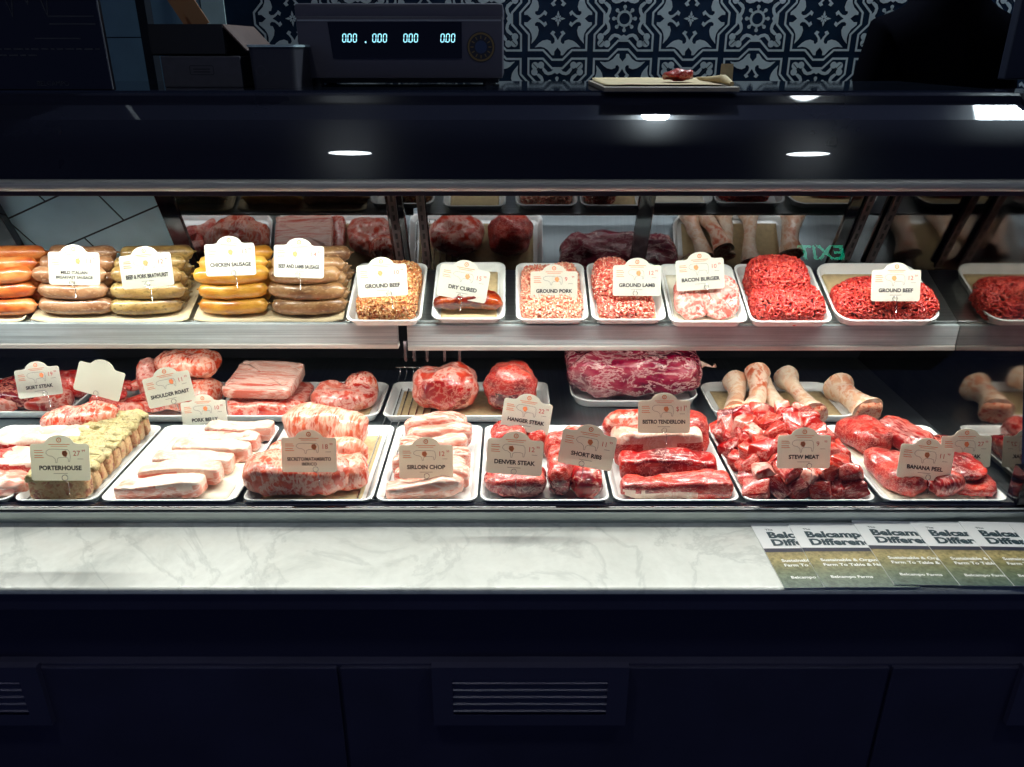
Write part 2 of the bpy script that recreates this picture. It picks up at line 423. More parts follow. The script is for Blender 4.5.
# hood
def hood_mat():
    m, nt, out = nodes('hood_black_steel'); p = principled(nt, out, (.014, .015, .028, 1), .25, 0, .2, .8, .015)
    p.inputs['Anisotropic'].default_value = 1; p.inputs['Anisotropic Rotation'].default_value = 0
    v = coords(nt, (3, 3, 300)); 
    v = coords(nt, (400, 2, 2)); f = noisetex(nt, v, 1, 2); bump(nt, p, f, .10, .0004)
    f2 = noisetex(nt, coords(nt, (4, 4, 4)), 1, 4, .6)
    nt.links.new(ramp(nt, f2, [(.3, (.26,) * 3), (.7, (.36,) * 3)]), p.inputs['Roughness'])
    tg = N(nt, 'ShaderNodeTangent', direction_type='RADIAL', axis='X'); nt.links.new(tg.outputs[0], p.inputs['Tangent']); return m
hm = hood_mat()
bm = bmesh.new()
def hood_arc(n=14, sag=.007):
    a, b = Vector((1.338, 1.2702)), Vector((1.404, 1.3585)); d = b - a; nn = Vector((-d.y, d.x)).normalized(); nn = nn if nn.x < 0 else -nn
    return [tuple(a + d * (k / n) + nn * (sag * (1 - (2 * k / n - 1) ** 2))) for k in range(n + 1)]
prism(bm, hood_arc() + [ (1.448, 1.379), (1.453, 1.383), (1.459, 1.394), (1.464, 1.3976), (1.94, 1.3976), (1.94, 1.383), (1.475, 1.383), (1.47, 1.368), (1.415, 1.345), (1.356, 1.2702)], X0, .884)
cpart('hood', bm, hm, 9)
bm = bmesh.new(); bx(bm, X0, .884, 1.50, 1.938, 1.3977, 1.4005); cpart('hood_top', bm, plain('black_glass_top', (.006, .008, .014, 1), .05, spec=.9))
# deck
bm = bmesh.new(); bx(bm, X0, X1, 1.152, 1.90, .735, DECKZ); cpart('deck', bm, steel_y)
bm = bmesh.new(); bx(bm, X0, X1, 1.90, 1.93, .735, 1.383); cpart('rear_frame', bm, black_m)
# shelf
tl = math.radians(23)
def shelf_part(name, y0, y1, z0, z1, xa, xb, m, bev=.0015):
    bm = bmesh.new(); bx(bm, xa, xb, y0, y1, z0, z1, bev=bev)
    o = obj(name, bm, m, case); o.rotation_euler = (tl, 0, 0); o.location = (0, 1.46 - 1.3, .979); return o
shelf_part('shelf_panel', .004, .166, -.006, 0, X0, -.222, steel)
shelf_part('shelf_panel', .004, .166, -.006, 0, -.204, XM, steel)
lipm = brushed('shelf_lip_steel', (.60, .68, .70, 1), .5, amt=.45); [setattr(n.inputs['Metallic'], 'default_value', .45) for n in lipm.node_tree.nodes if n.type == 'BSDF_PRINCIPLED']
for xa, xb, dz in ((X0, -.222, 0), (-.204, XM, -.004)):
    bm = bmesh.new(); bx(bm, xa, xb, 1.452, 1.464, .938 + dz, .980 + dz, bev=.002); cpart('shelf_lip', bm, lipm)
    bm = bmesh.new(); bx(bm, xa, xb, 1.450, 1.470, .928 + dz, .938 + dz, bev=.002); cpart('shelf_edge_strip', bm, rail_m)
# standards and brackets behind
std = plain('dark_bronze_upright', (.075, .06, .065, 1), .35, .6)
slot = plain('slot_dark', (.003, .003, .004, 1), .8)
LEAN = 26
def leanY(z, c=2.003): return (c - math.sin(R(LEAN)) * z) / math.cos(R(LEAN))
for xs in (-.2465, -.188, .735, .79):
    bm = bmesh.new(); bx(bm, xs - .008, xs + .008, -.004, .004, -.02, .33)
    for k in range(14): bx(bm, xs - .0025, xs + .0025, -.0046, -.004, -.01 + k * .024, .004 + k * .024, mi=1)
    o = obj('shelf_upright', bm, [std, slot], case); o.rotation_euler = (R(LEAN), 0, 0); o.location = (0, leanY(1.04) - 1.3 - .012, 1.04)
for xs in (-.213, -.196, -.17, -.135, -.105):
    bm = bmesh.new(); bx(bm, xs - .0025, xs + .0025, 1.475, 1.482, .892, .935); cpart('shelf_bracket', bm, std)
# mirrored rear doors, leaning towards the front
doors = [(-1.55, -1.03, 0), (-.66, -.262, 1), (-.16, .262, 1), (.29, .70, 1), (.80, XM, 1)]
def lean_box(name, xa, xb, t0, t1, s0, s1, m, par=case, bev=0):
    bm = bmesh.new(); bx(bm, xa, xb, t0, t1, s0, s1, bev=bev)
    o = obj(name, bm, m, par); o.rotation_euler = (R(LEAN), 0, 0); o.location = (0, leanY(1.0) - 1.3, 1.0); return o
posts = [(-1.115, -1.075), (-.735, -.698), (-.262, -.225), (.262, .296), (.70, .725)]
for xa, xb in posts: lean_box('door_stile', xa, xb, -.006, .016, -.265, .42, black_gl, bev=.002)
panes = [(-1.62, -1.115), (-.698, -.262), (-.225, .262), (.296, .70), (.725, XM)]
for xa, xb in panes: lean_box('rear_door', xa, xb, 0, .010, -.265, .42, mirror_d)
lean_box('rear_shade_panel', X0, XM, -.010, -.001, -.265, -.03, black_m)  # black sheet added over the mirrors to stand for shade below the shelf
lean_box('door_track', X0, XM, -.008, .022, .335, .352, black_gl)
lean_box('door_sill', X0, XM, -.006, .022, -.275, -.255, black_m)
# right end mirror
bm = bmesh.new(); prism(bm, [(1.160, .752), (1.90, .752), (1.87, .86), (1.56, 1.37), (1.40, 1.34), (1.352, 1.25)], XM, XM + .008)
cpart('end_panel', bm, mirror_e)
bm = bmesh.new(); bx(bm, .842, .874, 1.134, 1.165, .768, .83, bev=.002); prism(bm, [(1.150, .83), (1.165, .83), (1.345, 1.262), (1.335, 1.262)], XM - .006, XM + .01)
cpart('corner_post', bm, black_gl)
bm = bmesh.new(); prism(bm, [(1.338, 1.2702), (1.404, 1.3585), (1.464, 1.3976), (1.94, 1.3976), (1.94, 1.262)], .884, .892)
cpart('hood_end_cap', bm, black_gl)
# continuation beyond the end: dark end housing
bm = bmesh.new(); bx(bm, .90, X1, 1.40, 1.93, .760, 1.385, bev=.004); cpart('end_housing', bm, black_gl)
# wire rack
bm = bmesh.new()
for k in range(9):
    x = -.265 + k * .0155; tube(bm, [(x, 1.17, .759), (x, 1.735, .759), (x, 1.74, .772)], .0016, 6)
tube(bm, [(-.275, 1.74, .773), (-.13, 1.74, .773)], .002, 6); tube(bm, [(-.275, 1.172, .7562), (-.13, 1.172, .7562)], .0015, 6)
cpart('wire_rack', bm, chrome, True)
bm = bmesh.new()
for k in range(9):
    x = -.90 + k * .014; tube(bm, [(x, 1.156, .7585), (x, 1.40, .7585)], .0016, 6)
tube(bm, [(-.91, 1.158, .7556), (-.78, 1.158, .7556)], .0015, 6)
cpart('wire_rack', bm, chrome, True)
# lamp strip under the rail
bm = bmesh.new(); bx(bm, X0 + .1, XM - .01, 1.353, 1.378, 1.2415, 1.2502, bev=.001); cpart('lamp_housing', bm, steel)
# ------------------------------------------------------------------ lights
def area(name, loc, rot, sx, sy, e, col=(1, 1, 1), par=None):
    l = bpy.data.lights.new(name, 'AREA'); l.shape = 'RECTANGLE'; l.size = sx; l.size_y = sy; l.energy = e; l.color = col
    if abs(sx - sy) < 1e-6: l.shape = 'DISK'
    o = bpy.data.objects.new(name, l); C.objects.link(o); o.location = loc; o.rotation_euler = rot; return o
XC = (X0 + .1 + XM - .01) / 2; XWD = XM - X0 - .11
area('case_lamp_strip', (XC, 1.364, 1.2370), (R(-30), 0, 0), XWD, .014, 22, (1, .985, .93))
area('shelf_fill_strip', (XC, 1.474, .934), (R(0), 0, 0), XWD, .010, 3.4, (1, .98, .93))  # added fill light without a fixture, brightens the back row under the shelf
# aisle light behind, customers' side downlights

dl_m = emit('downlight_glow', (.85, .95, 1, 1), 60)
white_p = plain('white_lamp_plastic', (.7, .7, .7, 1), .5)
def downlight(x, y, lab, r=.085):
    o = empty('ceiling_downlight', (x, y, CEIL)); tag(o, lab, 'ceiling light', 'round ceiling downlights')
    bm = bmesh.new(); loft(bm, [[(rr * math.cos(a), rr * math.sin(a), z) for a in [2 * math.pi * k / 28 for k in range(28)]] for rr, z in ((r + .02, 0), (r + .02, -.012), (r, -.014), (r - .004, -.004))], True, False)
    obj('trim_ring', bm, white_p, o, 40)
    bm = bmesh.new(); loft(bm, [[(r * .96 * math.cos(a), r * .96 * math.sin(a), z) for a in [2 * math.pi * k / 28 for k in range(28)]] for z in (-.004, -.010)])
    obj('diffuser', bm, dl_m, o)
def reflect_hit(u, v, P0, n, z=None, Y=None):
    """where the sight line through a pixel goes after the flat glossy face (P0,n), as a point at height z"""
    n = Vector(n).normalized(); d = ray(u, v); P = CAM + d * ((Vector(P0) - CAM).dot(n) / d.dot(n))
    r = d - 2 * d.dot(n) * n
    t = (z - P.z) / r.z if z is not None else (Y - P.y) / r.y
    return P + r * t
dz, dy = 1.3585 - 1.2702, 1.404 - 1.338
nf = (0, -dz, dy)
for u, v, lab in ((350, 153.5, 'left of the two'), (808, 154.5, 'right of the two')):
    arc = hood_arc(60); best = min(range(1, 60), key=lambda k: abs((383.5 - FPX * (((arc[k][1] - CAMZ) * CP + arc[k][0] * SP) / (arc[k][0] * CP - (arc[k][1] - CAMZ) * SP))) - v))
    ty, tz = arc[best + 1][0] - arc[best - 1][0], arc[best + 1][1] - arc[best - 1][1]
    p = reflect_hit(u, v, (0, arc[best][0], arc[best][1]), (0, -tz, ty), z=CEIL - .01)
    downlight(p.x, p.y, 'round ceiling downlight mirrored in the hood face, ' + lab)
nb = (0, -(1.379 - 1.3585), 1.448 - 1.404)
pA = reflect_hit(655, 110.5, (0, 1.404, 1.3585), nb, z=CEIL - .01)
downlight(pA.x, pA.y, 'round ceiling downlight over the service aisle, mirrored beside the paper-lined board', .06)
area('aisle_downlight', (pA.x, pA.y, CEIL - .02), (R(0), 0, 0),   .12, .12, 34, (.8, .94, 1))
pB = reflect_hit(1000, 114, (0, 1.404, 1.3585), nb, z=CEIL - .03)
lf = empty('ceiling_strip_light', (pB.x + .25, pB.y, CEIL)); tag(lf, 'long white ceiling strip light mirrored at the right end of the hood', 'ceiling light')
bm = bmesh.new(); bx(bm, -.36, .36, -.09, .09, -.03, 0, bev=.004); obj('housing', bm, white_p, lf)
bm = bmesh.new(); bx(bm, -.35, .35, -.07, .07, -.036, -.030, bev=.002); obj('diffuser', bm, emit('strip_glow', (.8, .95, 1, 1), 22), lf)
area('aisle_strip', (pB.x + .25, pB.y, CEIL - .04), (R(0), 0, 0), .7, .12, 27, (.75, .92, 1))
# exit sign on the ceiling behind the customers, mirrored in the front glass
ng = (0, -(gB[1] - gA[1]), gB[0] - gA[0])
pe = reflect_hit(820, 254, (0, gA[0], gA[1]), ng, z=2.72)
es = empty('exit_sign', (pe.x, pe.y, 2.72)); tag(es, 'green EXIT sign hanging from the ceiling, mirrored in the case glass', 'exit sign')
bm = bmesh.new(); bx(bm, -.17, .17, -.02, .02, -.09, .09, bev=.006); bx(bm, -.004, .004, -.004, .004, .09, .18); obj('sign_box', bm, black_m, es)
bm = bmesh.new(); put_text(bm, 'EXIT', .125, Matrix.Translation((0, .0215, -.045)) @ Matrix.Rotation(R(180), 4, 'Z') @ Matrix.Rotation(R(90), 4, 'X'), 0, bold=.003)
obj('lettering', bm, emit('exit_green', (.02, 1, .55, 1), 5), es)
# world
w = bpy.data.worlds.new('world'); SC.world = w; w.use_nodes = True
w.node_tree.nodes['Background'].inputs[0].default_value = (.035, .05, .13, 1); w.node_tree.nodes['Background'].inputs[1].default_value = .85
SC.view_settings.view_transform = 'Standard'; SC.view_settings.look = 'None'; SC.view_settings.gamma = 1
SC.view_settings.use_curve_mapping = False; SC.view_settings.exposure = 0.0
SC.cycles.use_denoising = True; SC.cycles.max_bounces = 10; SC.cycles.transparent_max_bounces = 12
SC.cycles.sample_clamp_indirect = 6
# ------------------------------------------------------------------ trays and papers
def place(o, F, p, rz=0, rx=0, ry=0):
    o.matrix_world = F.M @ Matrix.Translation(p) @ Matrix.Rotation(R(rz), 4, 'Z') @ Matrix.Rotation(R(rx), 4, 'X') @ Matrix.Rotation(R(ry), 4, 'Y'); return o
def make_tray(F, u0, u1, v, depth, label, h=.018, group=None, rz=0, r=.018, flare=.010, floor_h=.0006, dx=0):
    a = F.px(u0, v, h); b = F.px(u1, v, h); w = (b.x - a.x)
    bm = bmesh.new()
    def ring(ww, dd, z, rr): return [(x, y, z) for x, y in rrect(ww, dd, rr)]
    W, D = w, depth
    loft(bm, [ring(W - 2 * flare - .004, D - 2 * flare - .004, floor_h, r * .6), ring(W - 2 * flare, D - 2 * flare, floor_h + .001, r * .7),
              ring(W - .004, D - .004, h - .003, r), ring(W, D, h - .002, r), ring(W, D, h, r), ring(W - .004, D - .004, h + .0005, r), ring(W - .010, D - .010, h - .001, r * .9),
              ring(W - 2 * flare - .006, D - 2 * flare - .006, floor_h + .0045, r * .6), ring(W - 2 * flare - .012, D - 2 * flare - .012, floor_h + .0035, r * .5)])
    o = obj('meat_tray', bm, tray_w, sm=35); tag(o, label, 'tray', group)
    c = Vector(((a.x + b.x) / 2 + dx, a.y + depth / 2, 0)); place(o, F, c, rz); o['_w'] = w
    return (c.x, a.y, w, depth, c.y)
def sheet(F, cx, cy, w, d, z, m, label, seed=1, curl=.0, rz=0, name='butcher_paper', amp=.0012, group=None, curlx=0):
    bm = bmesh.new(); nx, ny = 18, 14; g = []
    for j in range(ny + 1):
        row = []
        for i in range(nx + 1):
            x = (i / nx - .5); y = (j / ny - .5)
            zz = amp * noise.noise(Vector((x * 5 + seed * 3, y * 5, seed))) + amp
            e = max(0, abs(y) - .36) / .14; ex = max(0, abs(x) - .40) / .10
            zz += curl * e * e * (1 if y > 0 else .4) + curlx * ex * ex
            row.append((x * w, y * d, zz))
        g.append(row)
    top = [[bm.verts.new(p) for p in r] for r in g]; bot = [[bm.verts.new((p[0], p[1], p[2] - .0004)) for p in r] for r in g]
    for j in range(ny):
        for i in range(nx):
            bm.faces.new((top[j][i], top[j][i + 1], top[j + 1][i + 1], top[j + 1][i]))
            bm.faces.new((bot[j + 1][i], bot[j + 1][i + 1], bot[j][i + 1], bot[j][i]))
    edge = [(0, i) for i in range(nx)] + [(j, nx) for j in range(ny)] + [(ny, nx - i) for i in range(nx)] + [(ny - j, 0) for j in range(ny)]
    for k in range(len(edge)):
        a, b = edge[k], edge[(k + 1) % len(edge)]
        bm.faces.new((top[b[0]][b[1]], top[a[0]][a[1]], bot[a[0]][a[1]], bot[b[0]][b[1]]))
    o = obj(name, bm, m, sm=True); tag(o, label, 'paper', group); place(o, F, (cx, cy, z), rz); return o
# ------------------------------------------------------------------ meats
def S(r, g, b): return srgb(r, g, b)
sausage_paper = plain('waxed_tan_paper', (.72, .58, .36, 1), .55, var=.2, bs=.3, scale=50)
RED = meat_mat('beef_red', S(160, 32, 32), S(200, 70, 62), S(88, 10, 16), S(240, 200, 190), .012, 45, (1, 1, 1), 14, .30, .4, .35, fatmix=.55)
BRIGHT = meat_mat('beef_bright', S(178, 40, 38), S(214, 88, 76), S(104, 12, 20), S(240, 190, 176), .018, 70, (1, 2.5, 2.5), 18, .3, .4, .4, fatmix=.6)
DEEP = meat_mat('beef_deep', S(110, 16, 28), S(176, 60, 66), S(46, 6, 16), S(232, 180, 170), .022, 50, (1, 1, 1), 20, .25, .6, .4, wrap=True, fatmix=.6)
PURPLE = meat_mat('beef_purple_wrapped', S(134, 44, 62), S(192, 104, 114), S(44, 10, 26), S(234, 196, 192), .020, 24, (.8, 1.6, 1.6), 11, .22, 1, .5, wrap=True, fatmix=.8)
ROSE = meat_mat('pork_rose_wrapped', S(208, 100, 84), S(228, 150, 128), S(168, 50, 46), S(238, 204, 186), .035, 36, (1.6, 1, 1), 16, .25, 1, .4, wrap=True, fatmix=.8)
PALE = meat_mat('pork_pale', S(222, 146, 128), S(232, 184, 166), S(204, 108, 94), S(240, 220, 206), .03, 30, (.6, 2, 2), 10, .28, .5, .3, fatmix=.6)
FATM = meat_mat('pork_fat', S(226, 194, 176), S(236, 214, 200), S(212, 156, 140), S(240, 226, 212), .02, 40, (1, 1, 1), 14, .3, .5, .3)
CHOP = meat_mat('pork_chop', S(226, 150, 134), S(236, 190, 174), S(208, 106, 94), S(242, 222, 208), .035, 22, (.7, 3, 3), 12, .25, .8, .3, wrap=True, fatmix=.9)
PINK = meat_mat('cut_pink', S(210, 96, 84), S(234, 150, 132), S(164, 44, 46), S(246, 214, 200), .04, 34, (1, 1, 1), 18, .3, .5, .4, fatmix=.75)
RIB = meat_mat('rib_rack', S(222, 138, 122), S(234, 184, 168), S(186, 64, 58), S(242, 218, 204), .05, 26, (.35, 4, 1), 10, .25, .9, .4, wrap=True, fatmix=.9)
NET = meat_mat('netted_roll', S(218, 126, 102), S(232, 170, 146), S(190, 76, 60), S(240, 212, 194), .045, 30, (3.2, .5, 1), 14, .3, .5, .5, fatmix=.9)
RED_NET = meat_mat('ribbed_beef', S(178, 42, 40), S(212, 84, 72), S(110, 16, 22), S(244, 186, 176), .035, 34, (3.4, .6, 1), 14, .3, .5, .5, fatmix=.7)
MAROON = meat_mat('shank_red', S(132, 22, 30), S(190, 54, 52), S(58, 6, 14), S(240, 178, 160), .02, 30, (1, 1, 1), 14, .2, .8, .4, wrap=True, fatmix=.7)
LOIN = meat_mat('cured_loin_red', S(118, 34, 26), S(168, 78, 48), S(58, 12, 12), S(200, 132, 92), .015, 40, (1, 2, 2), 20, .32, .5, .5, fatmix=.4)
BONEM = meat_mat('bone_white', S(230, 186, 156), S(240, 218, 196), S(206, 112, 88), S(246, 234, 216), .04, 30, (1, 1, 1), 16, .35, .4, .4, fatmix=.8)
BONER = meat_mat('bone_end_red', S(196, 74, 52), S(222, 130, 100), S(150, 30, 30), S(244, 210, 180), .05, 80, (1, 1, 1), 40, .35, .4, .5, fatmix=.6)
HERB = meat_mat('herb_crust', S(154, 138, 90), S(188, 172, 124), S(92, 80, 46), S(214, 200, 162), .05, 120, (1, 1, 1), 60, .6, 0, 1.0, fatmix=.7)
HERBSIDE = meat_mat('crusted_side', S(180, 128, 98), S(206, 164, 128), S(120, 50, 52), S(214, 196, 150), .05, 70, (1, 1, 1), 40, .5, .1, .8, fatmix=.7)
BURG = meat_mat('bacon_burger', S(206, 118, 108), S(224, 154, 142), S(178, 76, 74), S(238, 204, 194), .03, 60, (1, 1, 1), 34, .25, 1, .5, wrap=True, fatmix=.9)
def mince_mat(name, a, b, c, fleck=None):
    m, nt, out = nodes(name); p = principled(nt, out, a, .34, 0, .5, .35, .15)
    v = coords(nt, (1, 1, 1)); f = noisetex(nt, v, 150, 2); f2 = noisetex(nt, v, 30, 3)
    col = ramp(nt, f, [(.34, c), (.5, a), (.66, b)])
    if fleck: col = mix(nt, ramp(nt, noisetex(nt, v, 210, 1), [(.56, (0, 0, 0)), (.62, (.85,) * 3)]), col, fleck)
    nt.links.new(col, p.inputs['Base Color']); bump(nt, p, f, .3, .001); MATS[name] = m; return m
MIN_B = mince_mat('minced_beef', S(200, 52, 44), S(226, 96, 76), S(150, 22, 26))
MIN_L = mince_mat('minced_lamb', S(210, 84, 66), S(236, 146, 118), S(170, 40, 38), S(246, 214, 190))
MIN_P = mince_mat('minced_pork', S(222, 132, 106), S(240, 182, 152), S(196, 82, 66), S(246, 222, 190))
MIN_O = mince_mat('seasoned_mince', S(208, 130, 72), S(232, 174, 112), S(160, 70, 40), S(240, 214, 160))
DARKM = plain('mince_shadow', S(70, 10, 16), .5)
def tagm(o, label, cat, group): tag(o, label, cat, group); return o
def meat(name, label, F, u0, u1, vf, dep, ht, mat, h=.006, cat='meat', group=None, rz=0, rx=0, ry=0, e=(.55, .5), amp=.004, ns=28, seed=1, fn=None, amp2=.002, nu=64, nv=28, flat=True):
    a = F.px(u0, vf, h); b = F.px(u1, vf, h); w = b.x - a.x
    bm = bmesh.new(); blob(bm, w / 2, dep / 2, ht / 2, e[0], e[1], amp, ns, seed, fn, nu, nv, flat, amp2=amp2)
    o = obj(name, bm, mat, sm=True); tag(o, label, cat, group); place(o, F, ((a.x + b.x) / 2, a.y + dep / 2, h), rz, rx, ry); return o
def band(o, mat2, test):
    """give faces whose centre passes test a second material (a visible layer such as rind or fat cap)"""
    o.data.materials.append(mat2)
    for p in o.data.polygons:
        if test(p.center + Vector((.5, .5, .5)) * .010 * noise.noise(p.center * 55)): p.material_index = len(o.data.materials) - 1
rnd = random.Random(5)
def mince(name, label, F, blobs, n, mat, group='ground meat mounds', r=.0019, ln=.017, seed=3, p0=(0, 0, 0)):
    """mound of extruded mince: rounded core masses covered in short curled strands"""
    rn = random.Random(seed); bm = bmesh.new()
    for k, (c, abc, e) in enumerate(blobs):
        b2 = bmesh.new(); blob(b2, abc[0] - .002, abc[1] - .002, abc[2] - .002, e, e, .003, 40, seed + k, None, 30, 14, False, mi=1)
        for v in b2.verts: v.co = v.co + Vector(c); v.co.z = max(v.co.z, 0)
        tmp = bpy.data.meshes.new('t'); b2.to_mesh(tmp); b2.free(); bm.from_mesh(tmp); bpy.data.meshes.remove(tmp)
    def inside(p, sk):
        for k, (c, abc, e) in enumerate(blobs):
            if k == sk: continue
            q = p - Vector(c)
            if (abs(q.x / abc[0]) ** (2 / e) + abs(q.y / abc[1]) ** (2 / e)) ** 1 + abs(q.z / abc[2]) ** (2 / e) < .8: return True
        return False
    areas = [abc[0] * abc[1] + abc[0] * abc[2] + abc[1] * abc[2] for c, abc, e in blobs]; made = 0; tries = 0
    while made < n and tries < n * 12:
        tries += 1
        k = rn.choices(range(len(blobs)), areas)[0]; c, (a, b, cc), e = blobs[k]
        # sample by a random direction projected on the superellipsoid
        d = Vector((rn.gauss(0, 1), rn.gauss(0, 1), rn.gauss(0, 1) + .25)).normalized()
        dd = Vector((d.x * a, d.y * b, d.z * cc)).normalized()
        s = (abs(dd.x / a) ** (2 / e) + abs(dd.y / b) ** (2 / e) + abs(dd.z / cc) ** (2 / e)) ** (-e / 2)
        q = dd * s; p = q + Vector(c)
        if p.z < .001 or inside(p, k): continue
        nn = Vector((sgp(q.x / a, 2 / e - 1) / a, sgp(q.y / b, 2 / e - 1) / b, sgp(q.z / cc, 2 / e - 1) / cc)).normalized()
        t = nn.cross(Vector((rn.gauss(0, 1), rn.gauss(0, 1), rn.gauss(0, 1)))).normalized(); t2 = nn.cross(t)
        L = ln * rn.uniform(.6, 1.2); ph = rn.uniform(0, 6.28); cv = rn.uniform(.3, 1.1); pts = []
        for i in range(6):
            s_ = (i / 5 - .5)
            pts.append(p + t * (L * s_) + t2 * (L * cv * .5 * math.cos(s_ * 3 + ph)) + nn * (r * .9 + r * 1.2 * math.sin(s_ * 7 + ph) - 2.2 * r * (abs(s_) * 2) ** 3))
        for q_ in pts: q_.z = max(q_.z, .001)
        tube(bm, pts, r, 5, 0, True, [r * .7, r, r * 1.05, r, r, r * .7]); made += 1
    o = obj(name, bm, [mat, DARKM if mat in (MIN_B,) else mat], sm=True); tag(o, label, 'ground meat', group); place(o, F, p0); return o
# ---- price cards
def card(u, v, wpx, roll, name, price, sub=None, animal='cow', label='', scale=1.0, tilt=17, blank=False, W=.092, yaw=0):
    zc = FPX * W / wpx; p = CAM + ray(u, v) * zc
    root = empty('price_card', p); tag(root, label, 'price card', 'scalloped price cards'); SCL = W / .1
    root.matrix_world = Matrix.Translation(p) @ Matrix.Rotation(R(yaw), 4, 'Z') @ Matrix.Rotation(R(-tilt), 4, 'X') @ Matrix.Rotation(R(roll), 4, 'Y') @ Matrix.Scale(SCL, 4)
    bm = bmesh.new(); w = .05; zb, zt = -.039, .0245; r = .005; out = []
    for cx, cz, a0 in ((-w + r, zb + r, 180), (w - r, zb + r, 270), (w - r, zt - r, 0)):
        for k in range(5): a = R(a0 + 90 * k / 4); out.append((cx + r * math.cos(a), cz + r * math.sin(a)))
    out += [(.031, zt), (.027, zt + .001)]
    for k in range(11): a = R(18 + 144 * k / 10); out.append((.026 * math.cos(a), zt - .004 + .019 * math.sin(a)))
    out += [(-.027, zt + .001), (-.031, zt)]
    for k in range(5): a = R(90 + 90 * k / 4); out.append((-w + r + r * math.cos(a), zt - r + r * math.sin(a)))
    f0 = [bm.verts.new((x, -.0005, z)) for x, z in out]; f1 = [bm.verts.new((x, .0005, z)) for x, z in out]
    bm.faces.new(f0); bm.faces.new(list(reversed(f1))); n = len(out)
    for i in range(n): bm.faces.new((f0[(i + 1) % n], f0[i], f1[i], f1[(i + 1) % n]))
    bmesh.ops.recalc_face_normals(bm, faces=bm.faces[:])
    bmesh.ops.triangulate(bm, faces=[f for f in bm.faces if len(f.verts) > 8])
    M = Matrix.Translation((0, -.0008, 0)) @ Matrix.Rotation(R(90), 4, 'X')
    if not blank:
        strip(bm, circ(0, zt + .0065, .0036, 14), .0016, M, 2, closed=True); poly(bm, circ(0, zt + .0065, .0013, 8), M, 2)
        strip(bm, [(-.018, zt - .001), (.018, zt - .001)], .0011, M, 2); strip(bm, [(-.014, zt - .0042), (.014, zt - .0042)], .0009, M, 2)
        for k, z in enumerate((.013, .0095, .0045, .001)): strip(bm, [(-.043, z), (-.029 + .002 * (k % 2), z)], .0011, M, 2)
        # outline animal drawing with a leg, tail and head
        an = [(-.022, .012), (-.018, .015), (-.012, .0155), (.006, .015), (.014, .0145), (.017, .011), (.018, .002), (.0165, -.006), (.0145, -.006), (.014, .0), (.009, .0015), (-.001, .001), (-.004, -.001), (-.005, -.008), (-.007, -.008), (-.008, -.001), (-.013, .003), (-.019, .004), (-.023, .008)]
        if animal == 'pig': an = [(x, z * .8 + .002) for x, z in an]
        if animal == 'lamb': an = [(x * .8, z * .9 + .001) for x, z in an]
        strip(bm, an, .0007, M, 3, closed=True)
        sp = rnd.uniform(-.01, .008); poly(bm, [(sp, .003), (sp + .004, .002), (sp + .007, .008), (sp + .004, .013), (sp - .002, .012), (sp - .003, .007)], M @ Matrix.Translation((0, 0, .0001)), 2)
        put_text(bm, price, .0125, M @ Matrix.Translation((.0225, .004, 0)), 4, align='LEFT')
        put_text(bm, '99', .006, M @ Matrix.Translation((.0375, .0105, 0)), 4, align='LEFT')
        strip(bm, [(.030, -.0015), (.040, -.0015)], .0008, M, 3)
        if sub:
            put_text(bm, name, .0085, M @ Matrix.Translation((0, -.0175, 0)), 1, bold=.0003, fitw=.080); put_text(bm, sub, .0075, M @ Matrix.Translation((0, -.0265, 0)), 1, bold=.0002, fitw=.072)
        else:
            put_text(bm, name, .0105, M @ Matrix.Translation((0, -.0205, 0)), 1, bold=.0004, fitw=.082); strip(bm, [(-.012, -.0265), (.012, -.0265)], .0009, M, 3)
    obj('card_face', bm, [card_w, ink_k, ink_o, ink_g, ink_r], root)
    bm = bmesh.new(); px = rnd.uniform(-.006, .014)
    pts = [(px + .0048 * math.cos(R(a)), -.002 - a / 360 * .0016, -.0335 + .0048 * math.sin(R(a))) for a in range(-90, 290, 24)] + [(px + .005, -.0015, -.042), (px + .0052, .0005, -.064)]
    tube(bm, pts, .0006, 6); obj('pin_clip', bm, chrome, root, True)
    return root
# =================================================================== TOP SHELF
# papers under the sausages
def sx(u, v, h=0): return FS.px(u, v, h)
for i, (ua, ub, lab) in enumerate(((-70, 27, 'pale butcher paper at the left edge under the orange links'), (33, 190, 'pale butcher paper under the pinkish and the herb-green sausages'), (195, 344, 'pale butcher paper under the yellow and the brown sausages'))):
    a, b = sx(ua, 321), sx(ub, 321)
    sheet(FS, (a.x + b.x) / 2, .080, b.x - a.x, .158, .0004, sausage_paper, lab, seed=i + 2, curlx=.007, amp=.001)
def saus_mat(name, a, b, c, fl=None, fs=160):
    m, nt, out = nodes(name); p = principled(nt, out, a, .34, 0, .5, .5, .12)
    v = coords(nt, (.7, 1.3, 1.3)); col = ramp(nt, noisetex(nt, v, 26, 4, .6), [(.3, c), (.5, a), (.72, b)])
    if fl: col = mix(nt, ramp(nt, noisetex(nt, v, fs, 2, .5), [(.55, (0, 0, 0)), (.66, (.8,) * 3)]), col, fl)
    nt.links.new(col, p.inputs['Base Color']); bump(nt, p, noisetex(nt, v, 130, 3), .25, .001); MATS[name] = m; return m
SO = saus_mat('orange_link', S(206, 112, 48), S(226, 158, 96), S(160, 52, 26))
SP_ = saus_mat('pinkish_link', S(146, 100, 66), S(176, 134, 98), S(112, 66, 42), S(190, 150, 116))
SG = saus_mat('herb_link', S(158, 126, 70), S(188, 160, 104), S(98, 66, 40), S(104, 84, 44))
SY = saus_mat('yellow_link', S(212, 152, 52), S(232, 184, 96), S(176, 104, 28))
SB = saus_mat('brown_link', S(146, 106, 66), S(176, 140, 98), S(98, 62, 42), S(188, 150, 112))
